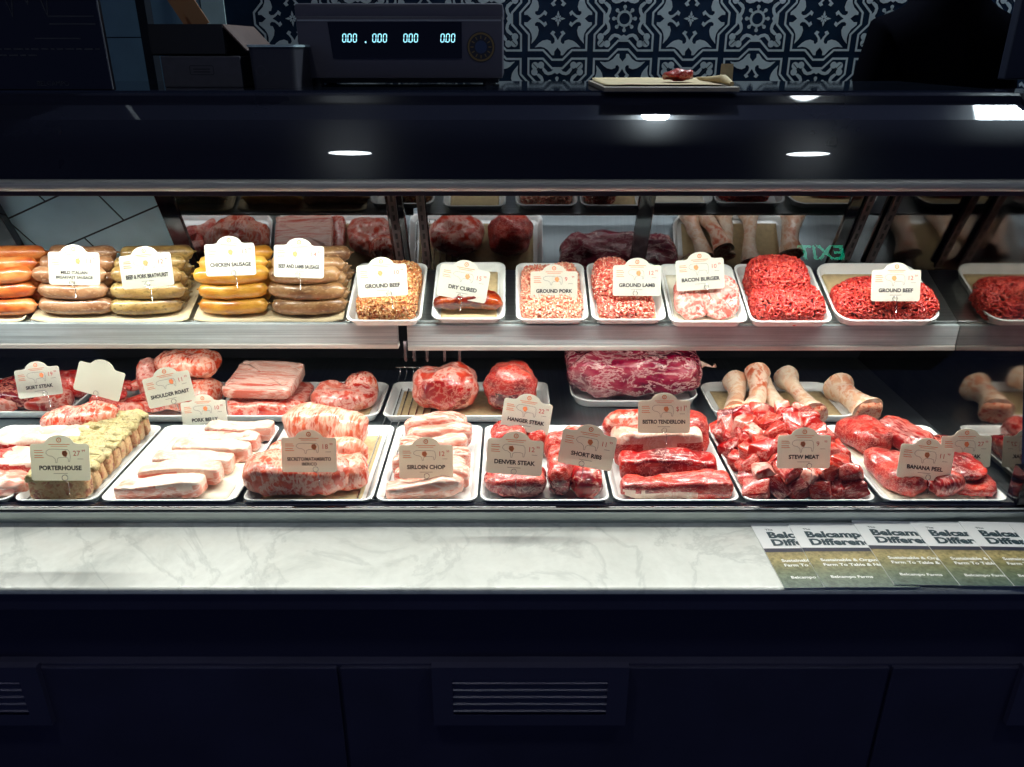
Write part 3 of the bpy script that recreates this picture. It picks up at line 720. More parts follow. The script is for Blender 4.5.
def saus_mesh(L, r, bend, seed, mat):
    bm = bmesh.new(); n = 22; pts = []; rr = []
    for i in range(n + 1):
        s = i / n * 2 - 1
        x = math.sin(s * math.pi / 2 * .999) * L / 2 if False else s * L / 2
        y = bend * (s * s - .4) + .0016 * noise.noise(Vector((s * 2, seed, 0))); z = .0012 * noise.noise(Vector((s * 2, 5, seed)))
        pts.append((x, -y, z)); e = max(0, 1 - abs(s) ** 9); rr.append(max(.0015, r * (e ** .5) * (1 + .05 * noise.noise(Vector((s * 4, seed, 3))))))
    tube(bm, pts, r, 16, 0, True, rr)
    # knotted casing ends
    for sgn in (-1, 1):
        p = Vector(pts[0] if sgn < 0 else pts[-1]); tube(bm, [p, p + Vector((sgn * .002, .001, .0)), p + Vector((sgn * .004, .002, -.001))], .0016, 6, 0, True, [.0026, .0014, .0016])
    me = bpy.data.meshes.new('sausage'); bm.to_mesh(me); bm.free(); me.materials.append(mat); smooth(me, None); return me
def sausage_heap(u0, u1, mat, where, group, seed, top=3, dark=False, r=.0163, rows=(4, 3, 3), shift=0):
    rn = random.Random(seed); a, b = sx(u0, 305, .02), sx(u1, 305, .02); L = b.x - a.x; xc = (a.x + b.x) / 2
    ms = [saus_mesh(L * rn.uniform(.93, 1.04), r * rn.uniform(.97, 1.03), rn.choice((-.010, -.004, .008)) if dark else -rn.uniform(.006, .011), seed * 10 + k, mat) for k in range(3)]
    word = ['bottom', 'middle', 'top']
    for lay in range(len(rows)):
        for k in range(rows[lay]):
            y = .030 + lay * .0120 + k * r * 2.08; z = r + .0018 + lay * r * 1.74
            o = bpy.data.objects.new('sausage', ms[(lay + k) % 3]); C.objects.link(o)
            fr = 'front' if k == 0 else ('second' if k == 1 else 'rear')
            tag(o, '%s link, %s layer, %s' % (fr, word[min(lay, 2)], where), 'sausage', group)
            place(o, FS, (xc + rn.uniform(-.003, .003) + shift * lay, y, z), rn.uniform(-3.5, 3.5), 0, 0)
sausage_heap(-44, 40, SO, 'orange sausages at the shelf left end', 'orange sausages', 1, dark=True, rows=(4, 4, 3))
sausage_heap(40, 112, SP_, 'pinkish brown sausages by the orange ones', 'pinkish brown sausages', 2)
sausage_heap(110, 184, SG, 'herb-flecked sausages by the pinkish ones', 'herb-flecked sausages', 3, shift=.004)
sausage_heap(198, 270, SY, 'yellow sausages on pale paper', 'yellow sausages', 4)
sausage_heap(271, 346, SB, 'smooth brown sausages beside the yellow ones', 'smooth brown sausages', 5)
# trays on the shelf
GT = 'white trays on the steel shelf'
T = {}
T[1] = make_tray(FS, 345, 421, 321, .180, 'white shelf tray holding orange seasoned mince, beside the brown sausages', h=.022, group=GT)
T[2] = make_tray(FS, 431, 505, 319, .178, 'white shelf tray with one dark red cured loin on kraft paper', h=.020, group=GT)
T[3] = make_tray(FS, 516, 589, 320, .178, 'white shelf tray filled flat with pale pink ground pork', h=.020, group=GT)
T[4] = make_tray(FS, 592, 667, 320, .178, 'white shelf tray with ground lamb heaped at its back', h=.020, group=GT)
T[5] = make_tray(FS, 670, 749, 322, .180, 'white shelf tray holding two wrapped bacon burger patties', h=.022, group=GT)
T[6] = make_tray(FS, 751, 834, 322, .180, 'white shelf tray under the tallest two-humped beef mince mound', h=.022, group=GT)
T[7] = make_tray(FS, 838, 945, 321, .180, 'widest white shelf tray with a low ground beef mound, next to the end mirror', h=.022, group=GT, r=.035)
def tc(k): x, y, w, d, cy = T[k]; return x, y, w
ZS = {1: .82, 4: .78, 6: .74, 3: .9, 7: .9}
def mc(k, blobs, n, mat, lab, seed, **kw):
    x, y, w = tc(k); return mince('minced_meat', lab, FS, [((c[0], c[1] * .83, c[2] * ZS.get(k, 1)), (abc[0], abc[1] * .83, abc[2] * ZS.get(k, 1)), e) for c, abc, e in blobs], n, mat, seed=seed, p0=(x, y, .0062), **kw)
def liner(k, m, lab, w=None, dx=0, seed=1):
    x, y, ww = tc(k); sheet(FS, x + dx, y + .090, w or ww - .032, .148, .0054, m, lab, seed=seed, amp=.0005)
liner(2, kraft, 'kraft liner under the dark red loin', seed=4); liner(4, kraft, 'kraft liner under the ground lamb', seed=5)
liner(7, kraft, 'kraft liner behind the low ground beef mound', seed=6); liner(5, butcher, 'pale liner under the burger patties', seed=7)
mc(1, [((0.002, .075, .015), (.055, .060, .028), .45), ((.010, .145, .018), (.050, .050, .032), .5)], 1150, MIN_O, 'orange seasoned mince flecked with herbs in the tray beside the brown sausages', 11, r=.0017, ln=.011)
mc(3, [((0, .070, .006), (.057, .052, .016), .4), ((0, .150, .006), (.055, .048, .017), .4), ((.028, .180, .014), (.022, .018, .016), .7)], 1150, MIN_P, 'pale pink ground pork filling its tray behind the centre card', 12, r=.0018, ln=.010)
mc(4, [((-.002, .058, .008), (.050, .042, .024), .45), ((-.026, .130, .018), (.034, .065, .046), .6)], 1100, MIN_L, 'coarse ground lamb heaped higher towards the back left of its tray', 13)
mc(6, [((.002, .064, .012), (.066, .050, .040), .5), ((-.006, .140, .026), (.056, .055, .058), .6)], 1500, MIN_B, 'tallest ground beef mound with two humps', 14)
mc(7, [((.004, .070, .008), (.096, .054, .036), .5), ((.010, .118, .004), (.070, .045, .020), .7)], 1300, MIN_B, 'low wide ground beef mound beside the end mirror', 15)
def loin(p): p.y += .010 * math.cos(p.x * 26); p.z += .004 * math.cos(p.x * 20); return p
meat('cured_loin', 'dark red cured loin lying across the kraft liner of the second tray', FS, 434, 503, 317.5, .044, .036, LOIN, h=.0068, cat='meat', e=(.8, .8), fn=loin, seed=3, amp=.003)
for i, (u0, u1, v, ry, lab) in enumerate(((669, 711, 317, -4, 'front left wrapped bacon burger patty'), (709, 746, 316, 5, 'front right wrapped bacon burger patty'))):
    x, y, w = tc(5); xc = x + (-.026, .028)[i]
    for j in range(2):
        bm = bmesh.new(); blob(bm, .036, .034, .0085, .45, .95, .003, 60, i + 7 * j, None, 40, 14, False, amp2=.002)
        o = obj('burger_patty', bm, BURG, sm=True); tag(o, (lab if j == 0 else lab.replace('front', 'rear').replace('patty', 'patty leaning behind')), 'burger patty', 'bacon burger patties')
        place(o, FS, (xc + .002 * j, y + .050 + .024 * j, .030 + .006 * j), 0, 38 - 6 * j, 0)
# =================================================================== LOWER DECK, FRONT ROW
GL = 'white trays in the front row of the lower deck'
V0 = 500.3
def lt(u0, u1, lab, dep=.288, **k): return make_tray(FD, u0, u1, V0, dep, lab, h=.018, group=GL, **k)
D = {}
D[0] = lt(-95, 7, 'white front-row tray at the left edge under the red and white slabs')
D[1] = lt(11, 94, 'narrow white front-row tray under the herb-crusted slices')
D[2] = lt(98, 235, 'white front-row tray under the pale pork belly slabs')
D[3] = lt(241, 372, 'white front-row tray under the wrapped pork loin and netted rolls')
D[4] = lt(375, 477, 'white front-row tray under the overlapping pork chops')
D[5] = lt(480, 610, 'white front-row tray crowded with wrapped round steaks')
D[6] = lt(614, 741, 'white front-row tray under the long stacked beef tenders')
D[7] = lt(745, 878, 'white front-row tray full of cubed stew meat')
D[8] = lt(884, 1011, 'white front-row tray by the corner post with fanned flat steaks')
def dl(k, m, lab, ins=.046, seed=1):
    x, y, w, d, cy = D[k]; sheet(FD, x, cy, w - ins, d - .046, .0052, m, lab, seed=seed, amp=.0004)
dl(2, butcher, 'pale liner under the pork belly slabs', seed=21); dl(3, kraft, 'kraft liner under the netted rolls', seed=22)
dl(8, butcher, 'pale liner under the fanned flat steaks', seed=23)
def DM(k, xr, yr, w, d, h, mat, lab, name='meat_cut', cat='meat', z=.0062, group=None, rz=0, rx=0, ry=0, e=(.5, .5), amp=.006, ns=24, seed=1, fn=None, amp2=.0022, nu=76, nv=30, flat=True, F=None):
    """a cut on tray k: xr metres right of the tray centre, yr metres behind its front edge"""
    x, y, ww, dd, cy = k if isinstance(k, tuple) else D[k]
    bm = bmesh.new(); blob(bm, w / 2, d / 2, h / 2, e[0], e[1], amp, ns, seed, fn, nu, nv, flat, amp2=amp2)
    o = obj(name, bm, mat, sm=True); tag(o, lab, cat, group); place(o, F or FD, (x + xr, y + yr, z), rz, rx, ry); return o
# tray 0: slabs
def wavy(k=30, a=.004):
    def f(p): p.z += a * math.sin(p.x * k); return p
    return f
o = DM(0, .035, .045, .125, .055, .034, CHOP, 'white fatty slab at the front of the leftmost tray', seed=41)
o = DM(0, .045, .115, .16, .07, .040, BRIGHT, 'lower red steak in the leftmost tray', seed=42); band(o, FATM, lambda c: c.z > .033 and c.x > -.02)
o = DM(0, .060, .185, .18, .065, .050, RED, 'dark red strip loin with a white fat edge, leftmost tray', seed=43, fn=wavy()); band(o, FATM, lambda c: c.z > .038)
o = DM(0, .085, .255, .15, .06, .066, ROSE, 'pink folded cut at the back of the leftmost tray', seed=44, fn=wavy(25, .006))
# tray 1: herb crusted slices
for i in range(10):
    x, y, w, d, cy = D[1]
    root = empty('crusted_slice'); tag(root, ('foremost' if i == 0 else 'rearmost' if i == 9 else 'inner') + ' herb-crusted slice in the narrow tray behind the leftmost low card', 'meat', 'herb-crusted slices' if 0 < i < 9 else None)
    place(root, FD, (x + .002 * math.sin(i * 2.1), y + .030 + .0262 * i, .0062), rnd.uniform(-3, 3))
    bm = bmesh.new(); blob(bm, .051, .0122, .021, .35, .35, .003, 40, i, None, 40, 14, True, amp2=.0015); obj('slice_side', bm, HERBSIDE, root, True)
    bm = bmesh.new(); blob(bm, .053, .0148, .007, .4, .4, .005, 60, i + 30, None, 44, 10, False, amp2=.002)
    for v in bm.verts: v.co.z += .043
    obj('herb_topping', bm, HERB, root, True)
# tray 2: pork belly slabs
for i in range(6):
    w = .148 - .003 * i
    def f(p, i=i): p.z += .005 * math.sin(p.x * 22 + i); p.y += .004 * math.sin(p.x * 30 + i * 2); return p
    o = DM(2, -.022 + .012 * i + (.006 if i % 2 else 0), .034 + .044 * i, w, .038, .032 + .003 * (i % 2), PALE, ('foremost', 'second', 'third', 'fourth', 'fifth', 'rearmost')[i] + ' pale pork belly slab counted from the glass', name='pork_belly_slab', group='pale pork belly slabs', rz=(-2, 1, 3, 2, 4, 0)[i], e=(.25, .3), amp=.002, seed=50 + i, fn=f)
    band(o, FATM, lambda c: c.z > .026)
# tray 3
DM(3, -.026, .060, .185, .085, .062, ROSE, 'wrapped pink pork loin at the front of its tray, in front of the netted rolls', name='pork_loin', seed=61, e=(.6, .45), rz=4)
DM(3, .058, .072, .066, .070, .052, ROSE, 'small wrapped end piece of pork at the right of the wrapped loin', name='pork_piece', seed=62, e=(.6, .6), rz=20)
DM(3, .035, .142, .095, .062, .060, NET, 'smaller netted pork roll in the middle of its tray', name='netted_roll', seed=63, e=(.8, .8), rz=-8, amp=.006)
DM(3, -.010, .215, .165, .085, .082, NET, 'largest netted pork roll at the back of its tray', name='netted_roll', seed=64, e=(.75, .8), rz=-10, amp=.006)
DM(3, -.066, .140, .07, .07, .045, ROSE, 'wrapped pork chunk behind the low card of the pork loin tray', name='pork_piece', seed=65, e=(.7, .7))
# tray 4 chops
for i in range(7):
    def f(p, i=i):
        p.z += .006 * math.sin(p.x * 26 + i * 1.3) ; p.y += .003 * math.sin(p.x * 35 + i); return p
    o = DM(4, .000 + (.004 if i % 2 else -.004), .032 + .036 * i, .134 - .002 * i, .033, .034 + .0025 * i, CHOP, ('foremost', 'second', 'third', 'fourth', 'fifth', 'sixth', 'rearmost')[i] + ' overlapping pork chop counted from the glass', name='pork_chop', group='overlapping pork chops', rz=(0, -2, 3, -1, 2, 0, 2)[i], e=(.4, .4), amp=.003, seed=70 + i, fn=f)
    band(o, PALE if i < 4 else PINK, lambda c: c.z < .020 and c.y < 0)
# tray 5 rounds
for xr, yr, w, d, h, mt_, lab, sd in ((-.047, .052, .108, .078, .046, DEEP, 'dark wrapped steak at the front left of the crowded tray', 81), (.026, .044, .040, .060, .062, DEEP, 'upright wrapped round between the two front steaks of the crowded tray', 82),
        (.073, .050, .056, .074, .050, MAROON, 'wrapped rolled steak at the front right of the crowded tray', 83), (.028, .110, .040, .044, .054, BRIGHT, 'small wrapped round in the middle of the crowded tray', 84),
        (.030, .165, .046, .050, .056, BRIGHT, 'wrapped round further back in the crowded tray', 85), (-.062, .190, .066, .070, .060, BRIGHT, 'bright red wrapped steak behind the two crossed cards', 86),
        (-.010, .205, .042, .060, .056, BRIGHT, 'bright red wrapped round next to a scrap of fat', 87), (-.050, .120, .09, .05, .045, DEEP, 'dark wrapped steak hidden behind the front card', 88), (.075, .125, .05, .06, .046, BRIGHT, 'wrapped round behind the tilted right card', 89), (.07, .20, .06, .06, .05, PINK, 'pale wrapped piece at the back right of the crowded tray', 90)):
    o = DM(5, xr, yr, w, d, h, mt_, lab, name='wrapped_steak', group='wrapped round steaks', seed=sd, e=(.7, .65), amp=.005)
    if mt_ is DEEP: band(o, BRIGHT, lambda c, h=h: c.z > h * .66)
# tray 6 tenders
def twist(k, a, b=0):
    def f(p): p.z += a * math.sin(p.x * k + b); p.y += a * math.cos(p.x * k * .7 + b); return p
    return f
o = DM(6, .002, .036, .190, .044, .034, BRIGHT, 'lowest long beef tender at the front of its tray', name='beef_tender', seed=91, e=(.45, .4), fn=twist(15, .003)); band(o, FATM, lambda c: c.z < .018 and c.y < -.012 and c.x < .02)
o = DM(6, -.003, .086, .170, .046, .052, RED, 'second long beef tender with a dark cut side', name='beef_tender', seed=92, e=(.35, .35), fn=twist(18, .003, 2)); band(o, DEEP, lambda c: c.y < -.010 and c.z < .034 and -.03 < c.x < .05)
o = DM(6, -.012, .142, .165, .052, .074, BRIGHT, 'topmost beef tender with a white fat seam', name='beef_tender', seed=93, e=(.35, .4), fn=twist(14, .005, 1)); band(o, FATM, lambda c: c.z > .052 and c.y < .010); band(o, DEEP, lambda c: c.z < .034 and c.y < -.010 and c.x > -.05)
o = DM(6, -.055, .215, .10, .060, .078, RED, 'thick beef muscle left behind the upright card', name='beef_muscle', seed=94, e=(.7, .7), amp=.006); band(o, PINK, lambda c: c.z > .055)
o = DM(6, .052, .200, .085, .090, .080, BRIGHT, 'rounded beef muscle right behind the upright card', name='beef_muscle', seed=95, e=(.75, .75), amp=.005)
# tray 7 stew cubes
x, y, w, d, cy = D[7]
cubes = []
for k in range(7):
    bm = bmesh.new(); rn = random.Random(200 + k)
    pts = []
    for sx_ in (-1, 1):
        for sy_ in (-1, 1):
            for sz_ in (-1, 1): pts.append(Vector((sx_ * rn.uniform(.009, .018), sy_ * rn.uniform(.009, .016), sz_ * rn.uniform(.006, .012))))
    pts += [Vector((rn.uniform(-.018, .018), rn.uniform(-.016, .016), .014)), Vector((rn.uniform(-.02, .02), -.016, 0))]
    for p in pts: bm.verts.new(p)
    r_ = bmesh.ops.convex_hull(bm, input=bm.verts[:])
    bmesh.ops.delete(bm, geom=[v for v in bm.verts if not v.link_faces], context='VERTS')
    bmesh.ops.bevel(bm, geom=bm.edges[:], offset=.0028, segments=2, profile=.6, affect='EDGES', clamp_overlap=True)
    bmesh.ops.triangulate(bm, faces=bm.faces[:]); bmesh.ops.subdivide_edges(bm, edges=bm.edges[:], cuts=1)
    for v in bm.verts: v.co += v.normal * .0016 * noise.noise(v.co * 90 + Vector((k, 0, 0)))
    me = bpy.data.meshes.new('stew_cube'); bm.to_mesh(me); bm.free(); smooth(me, 50); me.materials.append((BRIGHT, RED, PINK)[(0, 0, 1, 0, 2, 1, 0)[k]]); cubes.append(me)
rn = random.Random(77)
def stew(px_, py_, pz_, row):
    o = bpy.data.objects.new('stew_cube', rn.choice(cubes)); C.objects.link(o)
    tag(o, 'cube of red stew meat in the heap around the STEW MEAT card', 'stew meat', 'cubed stew meat heap')
    o.matrix_world = Matrix.Translation((px_, py_, pz_)) @ Euler((rn.uniform(-.6, .6), rn.uniform(-.6, .6), rn.uniform(0, 6.28))).to_matrix().to_4x4() @ Matrix.Scale(rn.uniform(1.15, 1.5), 4)
for lay, (nx, ny, z, inx) in enumerate(((6, 8, .022, .026), (5, 7, .046, .036), (4, 6, .064, .055))):
    for i in range(nx):
        for j in range(ny):
            fy0 = (.034, .042, .095)[lay]; fx = -w / 2 + inx + (w - 2 * inx) * i / (nx - 1); fy = fy0 + (d - .022 - fy0 - lay * .006) * j / (ny - 1)
            stew(x + fx + rn.uniform(-.006, .006), y + fy + rn.uniform(-.006, .006), DECKZ + z + rn.uniform(-.003, .004), j)
# tray 8 steaks
o = DM(8, -.050, .225, .085, .105, .048, BRIGHT, 'rounded flat steak at the back left of the end tray', name='flat_steak', seed=101, rz=25, e=(.6, .75), amp=.005)
o = DM(8, -.052, .085, .070, .125, .042, BRIGHT, 'long flat steak slanting to the front left of the end tray', name='flat_steak', seed=102, rz=14, e=(.6, .6), amp=.006)
o = DM(8, .020, .205, .065, .13, .052, RED_NET, 'ribbed flap steak along the middle of the end tray', name='flap_steak', seed=103, rz=18, e=(.7, .7), amp=.006)
o = DM(8, .012, .058, .062, .080, .040, RED_NET, 'ribbed flap steak at the front centre of the end tray', name='flap_steak', seed=104, rz=10, e=(.65, .7), amp=.005)
o = DM(8, .066, .062, .072, .085, .022, BRIGHT, 'lower of two flat iron steaks by the corner post', name='flat_iron_steak', seed=105, e=(.6, .6))
o = DM(8, .060, .080, .070, .080, .020, RED, 'upper of two flat iron steaks by the corner post', name='flat_iron_steak', seed=106, e=(.6, .6), z=.030, rx=4)
o = DM(8, .066, .170, .066, .08, .040, MAROON, 'dark steak behind the rear card of the end tray', name='flat_steak', seed=107, e=(.6, .6))
# =================================================================== LOWER DECK, BACK ROW
GB = 'white trays in the back row of the lower deck'
def bt(u0, u1, lab, v=416, dep=.182, **k): return make_tray(FD, u0, u1, v, dep, lab, h=.020, group=GB, **k)
B = {}
B[0] = bt(-75, 66, 'white back-row tray at the left edge under dark shiny red meat', v=412)
B[1] = bt(73, 208, 'white back-row tray with curled trimmings and a big folded roast', r=.03)
B[2] = bt(212, 378, 'white back-row tray under the stacked rib racks', r=.03)
B[3] = bt(382, 551, 'white back-row tray with two round wrapped shank roasts')
B[4] = bt(572, 702, 'white oval tray under the largest plastic-wrapped roast', v=401, dep=.15, r=.05)
B[5] = bt(716, 862, 'white back-row tray with trimmed bones on kraft paper', r=.04)
for k, m, lab in ((5, kraft, 'kraft liner under the bones'), (3, kraft, 'kraft liner under the round shank roasts'), (2, kraft, 'kraft liner beside the rib racks')):
    x, y, w, d, cy = B[k]; sheet(FD, x, cy, w - .05, d - .045, .0055, m, lab, seed=30 + k, amp=.0004)
DM(B[0], -.02, .075, .20, .11, .046, MAROON, 'flat dark red shiny steak at the left end of the back row', name='beef_slab', seed=111, e=(.6, .5))
DM(B[0], .085, .050, .085, .07, .038, PINK, 'small pink cut in front of the dark shiny steak', name='beef_piece', seed=112, e=(.7, .7))
DM(B[0], .0, .035, .07, .05, .036, PINK, 'pink trimmed piece at the front of the left back tray', name='beef_piece', seed=113, e=(.7, .7))
DM(B[0], .095, .115, .09, .06, .055, RED, 'red piece behind the small pink cut', name='beef_piece', seed=114, e=(.7, .7))
for i, (xr, yr, z, l, rz) in enumerate(((-.095, .045, .006, .075, 5), (-.10, .085, .006, .08, -8), (-.09, .062, .026, .08, 10), (-.045, .040, .006, .07, -15), (-.03, .085, .006, .08, 30), (-.05, .110, .028, .08, 10), (-.095, .11, .028, .075, -5), (.0, .045, .006, .07, 8))):
    DM(B[1], xr, yr, l, .034, .022, PINK if i % 2 else BRIGHT, 'curled pink trimming in the heap left of the folded roast', name='meat_trimming', group='curled pink trimmings', z=z, rz=rz, seed=120 + i, e=(.8, .7), amp=.006, fn=lambda p: Vector((p.x, p.y + .012 * math.cos(p.x * 50), p.z + .003 * math.sin(p.x * 60))))
DM(B[1], -.03, .125, .05, .05, .090, PINK, 'upright pink piece behind the trimmings', name='beef_piece', seed=130, e=(.8, .8))
o = DM(B[1], .063, .080, .150, .115, .060, ROSE, 'lower half of the folded pink roast', name='pork_roast', seed=131, e=(.75, .75), amp=.007)
o = DM(B[1], .070, .110, .142, .095, .054, ROSE, 'upper fold of the pink roast, nearly touching the shelf', name='pork_roast', seed=132, z=.066, e=(.8, .8), amp=.006, rz=-6); band(o, MATS['bone_end_red'], lambda c: c.z < .016 and c.y < -.01 and c.x > -.02)
o = DM(B[2], -.068, .080, .165, .135, .034, PINK, 'lower rib rack with round cut ends', name='rib_rack', seed=133, e=(.3, .3), amp=.005)
def ribs(p): p.z += .0022 * math.sin((p.y + p.x * .25) * 330) * (1 if p.z > 0 else 0) + p.y * .14; return p
o = DM(B[2], -.082, .088, .145, .125, .028, RIB, 'upper rib rack showing its pale slanting ribs', name='rib_rack', seed=134, z=.048, e=(.2, .2), amp=.003, fn=ribs, nu=90, nv=16, rz=-4)
DM(B[2], .090, .070, .120, .100, .052, PINK, 'lumpy pink pork piece right of the rib racks', name='pork_piece', seed=135, e=(.75, .75), amp=.009)
DM(B[2], .118, .110, .075, .06, .062, ROSE, 'pale pork piece behind the lumpy pink one', name='pork_piece', seed=136, e=(.7, .7), amp=.006)
for i, (xr, w, lab) in enumerate(((-.048, .140, 'larger round shank roast with a dark cut face'), (.090, .112, 'smaller domed shank roast behind the tilted card'))):
    o = DM(B[3], xr, .078, w, .105, .092 + .006 * i, MAROON if i == 0 else BRIGHT, lab, name='shank_roast', seed=140 + i, e=(.8, .8), amp=.006)
    band(o, PINK, lambda c, w=w: (abs(c.x) / (w * .40)) ** 2 + ((c.z - .045) / .034) ** 2 > 1) if i == 0 else band(o, DEEP, lambda c, w=w: (abs(c.x + .01) / (w * .30)) ** 2 + ((c.z - .03) / .022) ** 2 < 1)
o = DM(B[4], .0, .080, .300, .140, .100, PURPLE, 'largest plastic-wrapped purple red roast, below the shelf edge', name='wrapped_roast', z=.012, seed=150, e=(.6, .6), amp=.008, nu=80, nv=34, amp2=.003)
bm = bmesh.new(); tube(bm, [(.145, .0, .060), (.158, -.006, .063), (.172, -.012, .060), (.180, -.014, .064)], .003, 8, 0, True, [.012, .004, .0015, .005]); w_ = obj('wrap_tail', bm, FATM, o, True)
# bones
def bone(p0, p1, r0, rm, r1, lab, seed, F=FD):
    a, b = Vector(p0), Vector(p1); n = 18; L = (b - a).length; root = empty('trimmed_bone'); tag(root, lab, 'bone', 'trimmed bones')
    bm = bmesh.new(); pts = []; rr = []
    for i in range(n + 1):
        s = i / n; pts.append(((s - .5) * L, .004 * math.sin(s * 5 + seed), .003 * math.cos(s * 4 + seed)))
        q = (2 * s - 1); base = rm + (r0 - rm) * max(0, -q) ** 2.2 + (r1 - rm) * max(0, q) ** 2.2; rr.append(base * (1 + .10 * noise.noise(Vector((s * 6, seed * 4, 0)))))
    tube(bm, pts, rm, 20, 0, True, rr)
    for v in bm.verts: v.co += Vector((0, v.co.y, v.co.z)).normalized() * .003 * noise.noise(v.co * 45 + Vector((seed, 0, 0)))
    sh = obj('shaft', bm, BONEM, root, 60)
    for sg, r in ((-1, r0), (1, r1)):
        bm = bmesh.new(); blob(bm, .006, r * .86, r * .80, .8, .9, .004, 60, seed + sg, None, 22, 12, False)
        for v in bm.verts: v.co.x += sg * (L / 2); v.co.y += .004 * math.sin((sg + 1) / 2 * 5 + seed)
        obj('cut_end', bm, BONER, root, True)
    d = (b - a).normalized(); q = d.to_track_quat('X', 'Z').to_matrix().to_4x4(); root.matrix_world = Matrix.Translation((a + b) / 2) @ q; return root
def bp(u, v, z): return at_z(u, v, DECKZ + z)
bone(bp(738, 414, .026), bp(734, 381, .040), .028, .018, .027, 'short bone with ragged yellow base at the left of the bone tray', 1)
bone(bp(754, 414, .030), bp(758, 374, .062), .030, .018, .028, 'tallest pale bone leaning over the others', 2)
bone(bp(783, 417, .024), bp(762, 386, .032), .029, .018, .026, 'pale bone splayed behind the tallest one', 3)
bone(bp(812, 414, .026), bp(787, 377, .045), .031, .015, .028, 'waisted bone with a red hollow upper end', 4)
bone(bp(866, 412, .026), bp(838, 386, .035), .034, .022, .034, 'thick short bone lying at the right of the bone tray', 5)
# =================================================================== price cards
card(74, 265, 51, 1, 'MILD ITALIAN', '13', 'BREAKFAST SAUSAGE', 'pig', 'white card over the pinkish brown sausages, reading BREAKFAST SAUSAGE')
card(146, 267, 52, -5, 'BEEF & PORK BRATWURST', '12', None, 'pig', 'white card over the herb-flecked sausages, reading BEEF & PORK BRATWURST')
card(230, 256, 50, -2, 'CHICKEN SAUSAGE', '13', None, 'lamb', 'white card over the yellow sausages, reading CHICKEN SAUSAGE')
card(299, 258, 50, 2, 'BEEF AND LAMB SAUSAGE', '14', None, 'lamb', 'white card over the smooth brown sausages, reading BEEF AND LAMB SAUSAGE')
card(382, 277, 50, -3, 'GROUND BEEF', '10', None, 'cow', 'GROUND BEEF card standing in the orange seasoned mince')
card(464, 280, 50, 10, 'DRY CURED', '15', None, 'pig', 'clockwise-tilted card behind the dark red cured loin', W=.096)
card(554, 283, 47, 0, 'GROUND PORK', '9', None, 'pig', 'GROUND PORK card resting on the pale mince at centre shelf')
card(637, 277, 48, 0, 'GROUND LAMB', '12', None, 'lamb', 'GROUND LAMB card with a red emblem')
card(700, 271, 48, -4, 'BACON BURGER', '10', None, 'cow', 'BACON BURGER card standing behind the two patties')
card(896, 282, 49, 0, 'GROUND BEEF', '12', None, 'cow', 'GROUND BEEF card on the low mound beside the end mirror')
card(1024, 277, 46, 0, 'GROUND BEEF', '12', None, 'cow', 'card cut off by the right edge of the view beyond the mirror') if False else None
card(38, 379, 45, -7, 'SKIRT STEAK', '19', None, 'cow', 'leftmost card in the back row, tilted over the dark shiny steak')
card(100, 378, 47, 16, 'TRIM', '8', None, 'cow', 'blank-looking card tilted steeply clockwise above the curled trimmings', blank=True)
card(168, 386, 48, -12, 'SHOULDER ROAST', '11', None, 'pig', 'card tilted anticlockwise in front of the folded pink roast')
card(204, 412, 45, -4, 'PORK BELLY', '10', None, 'pig', 'pale card standing behind the pork belly slabs')
card(60, 458, 59, 0, 'PORTERHOUSE', '27', None, 'cow', 'card in front of the herb-crusted slices, reading PORTERHOUSE')
card(309, 451, 55, 0, 'SECRETO/MATAMBRITO', '18', 'IBERICO', 'pig', 'SECRETO/MATAMBRITO card resting on the wrapped pork loin')
card(426, 458, 54, 0, 'SIRLOIN CHOP', '12', None, 'pig', 'SIRLOIN CHOP card on the overlapping pork chops')
card(527, 413, 49, 9, 'HANGER STEAK', '22', None, 'cow', 'upper tilted card of the crowded tray, reading HANGER STEAK')
card(515, 453, 56, 4, 'DENVER STEAK', '12', None, 'cow', 'lower left card of the crowded tray, reading DENVER STEAK')
card(588, 446, 55, 10, 'SHORT RIBS', '11', None, 'cow', 'clockwise-tilted SHORT RIBS card at the right of the crowded tray')
card(664, 413, 52, 0, 'BISTRO TENDERLOIN', '$11', None, 'cow', 'upright card on top of the long beef tenders')
card(804, 448, 53, 0, 'STEW MEAT', '9', None, 'cow', 'STEW MEAT card planted in the heap of cubes', W=.0890)
card(966, 448, 50, 0, 'IRON STEAK', '27', None, 'cow', 'rear card of the end tray, reading IRON STEAK', W=.0895)
card(926, 459, 54, 6, 'BANANA PEEL', '11', None, 'cow', 'front card of the end tray, tilted and overlapping the rear one')
# =================================================================== brochures on the marble ledge
br_top = plain('brochure_white', (.80, .81, .82, 1), .3, coat=.3); br_band = plain('brochure_band', (.03, .035, .06, 1), .35)
def bro_photo():
    m, nt, out = nodes('brochure_pasture'); p = principled(nt, out, None, .3, 0, .5, .3)
    v = coords(nt, (1, 1, 1), perobj=False)
    sepn = N(nt, 'ShaderNodeSeparateXYZ'); nt.links.new(v, sepn.inputs[0])
    mr = N(nt, 'ShaderNodeMapRange'); mr.inputs[1].default_value = -.172; mr.inputs[2].default_value = -.082
    nt.links.new(sepn.outputs[1], mr.inputs[0])
    c = ramp(nt, mr.outputs[0], [(0, S(96, 116, 108)), (.35, S(122, 134, 106)), (.62, S(150, 144, 100)), (.82, S(196, 178, 122)), (1, S(160, 146, 104))])
    f = noisetex(nt, v, 120, 5, .7); d = ramp(nt, f, [(.35, (.25, .28, .26)), (.65, (1.0, 1.0, 1.0))])
    nt.links.new(mix(nt, .8, c, d, 'MULTIPLY'), p.inputs['Base Color']); return m
br_ph = bro_photo()
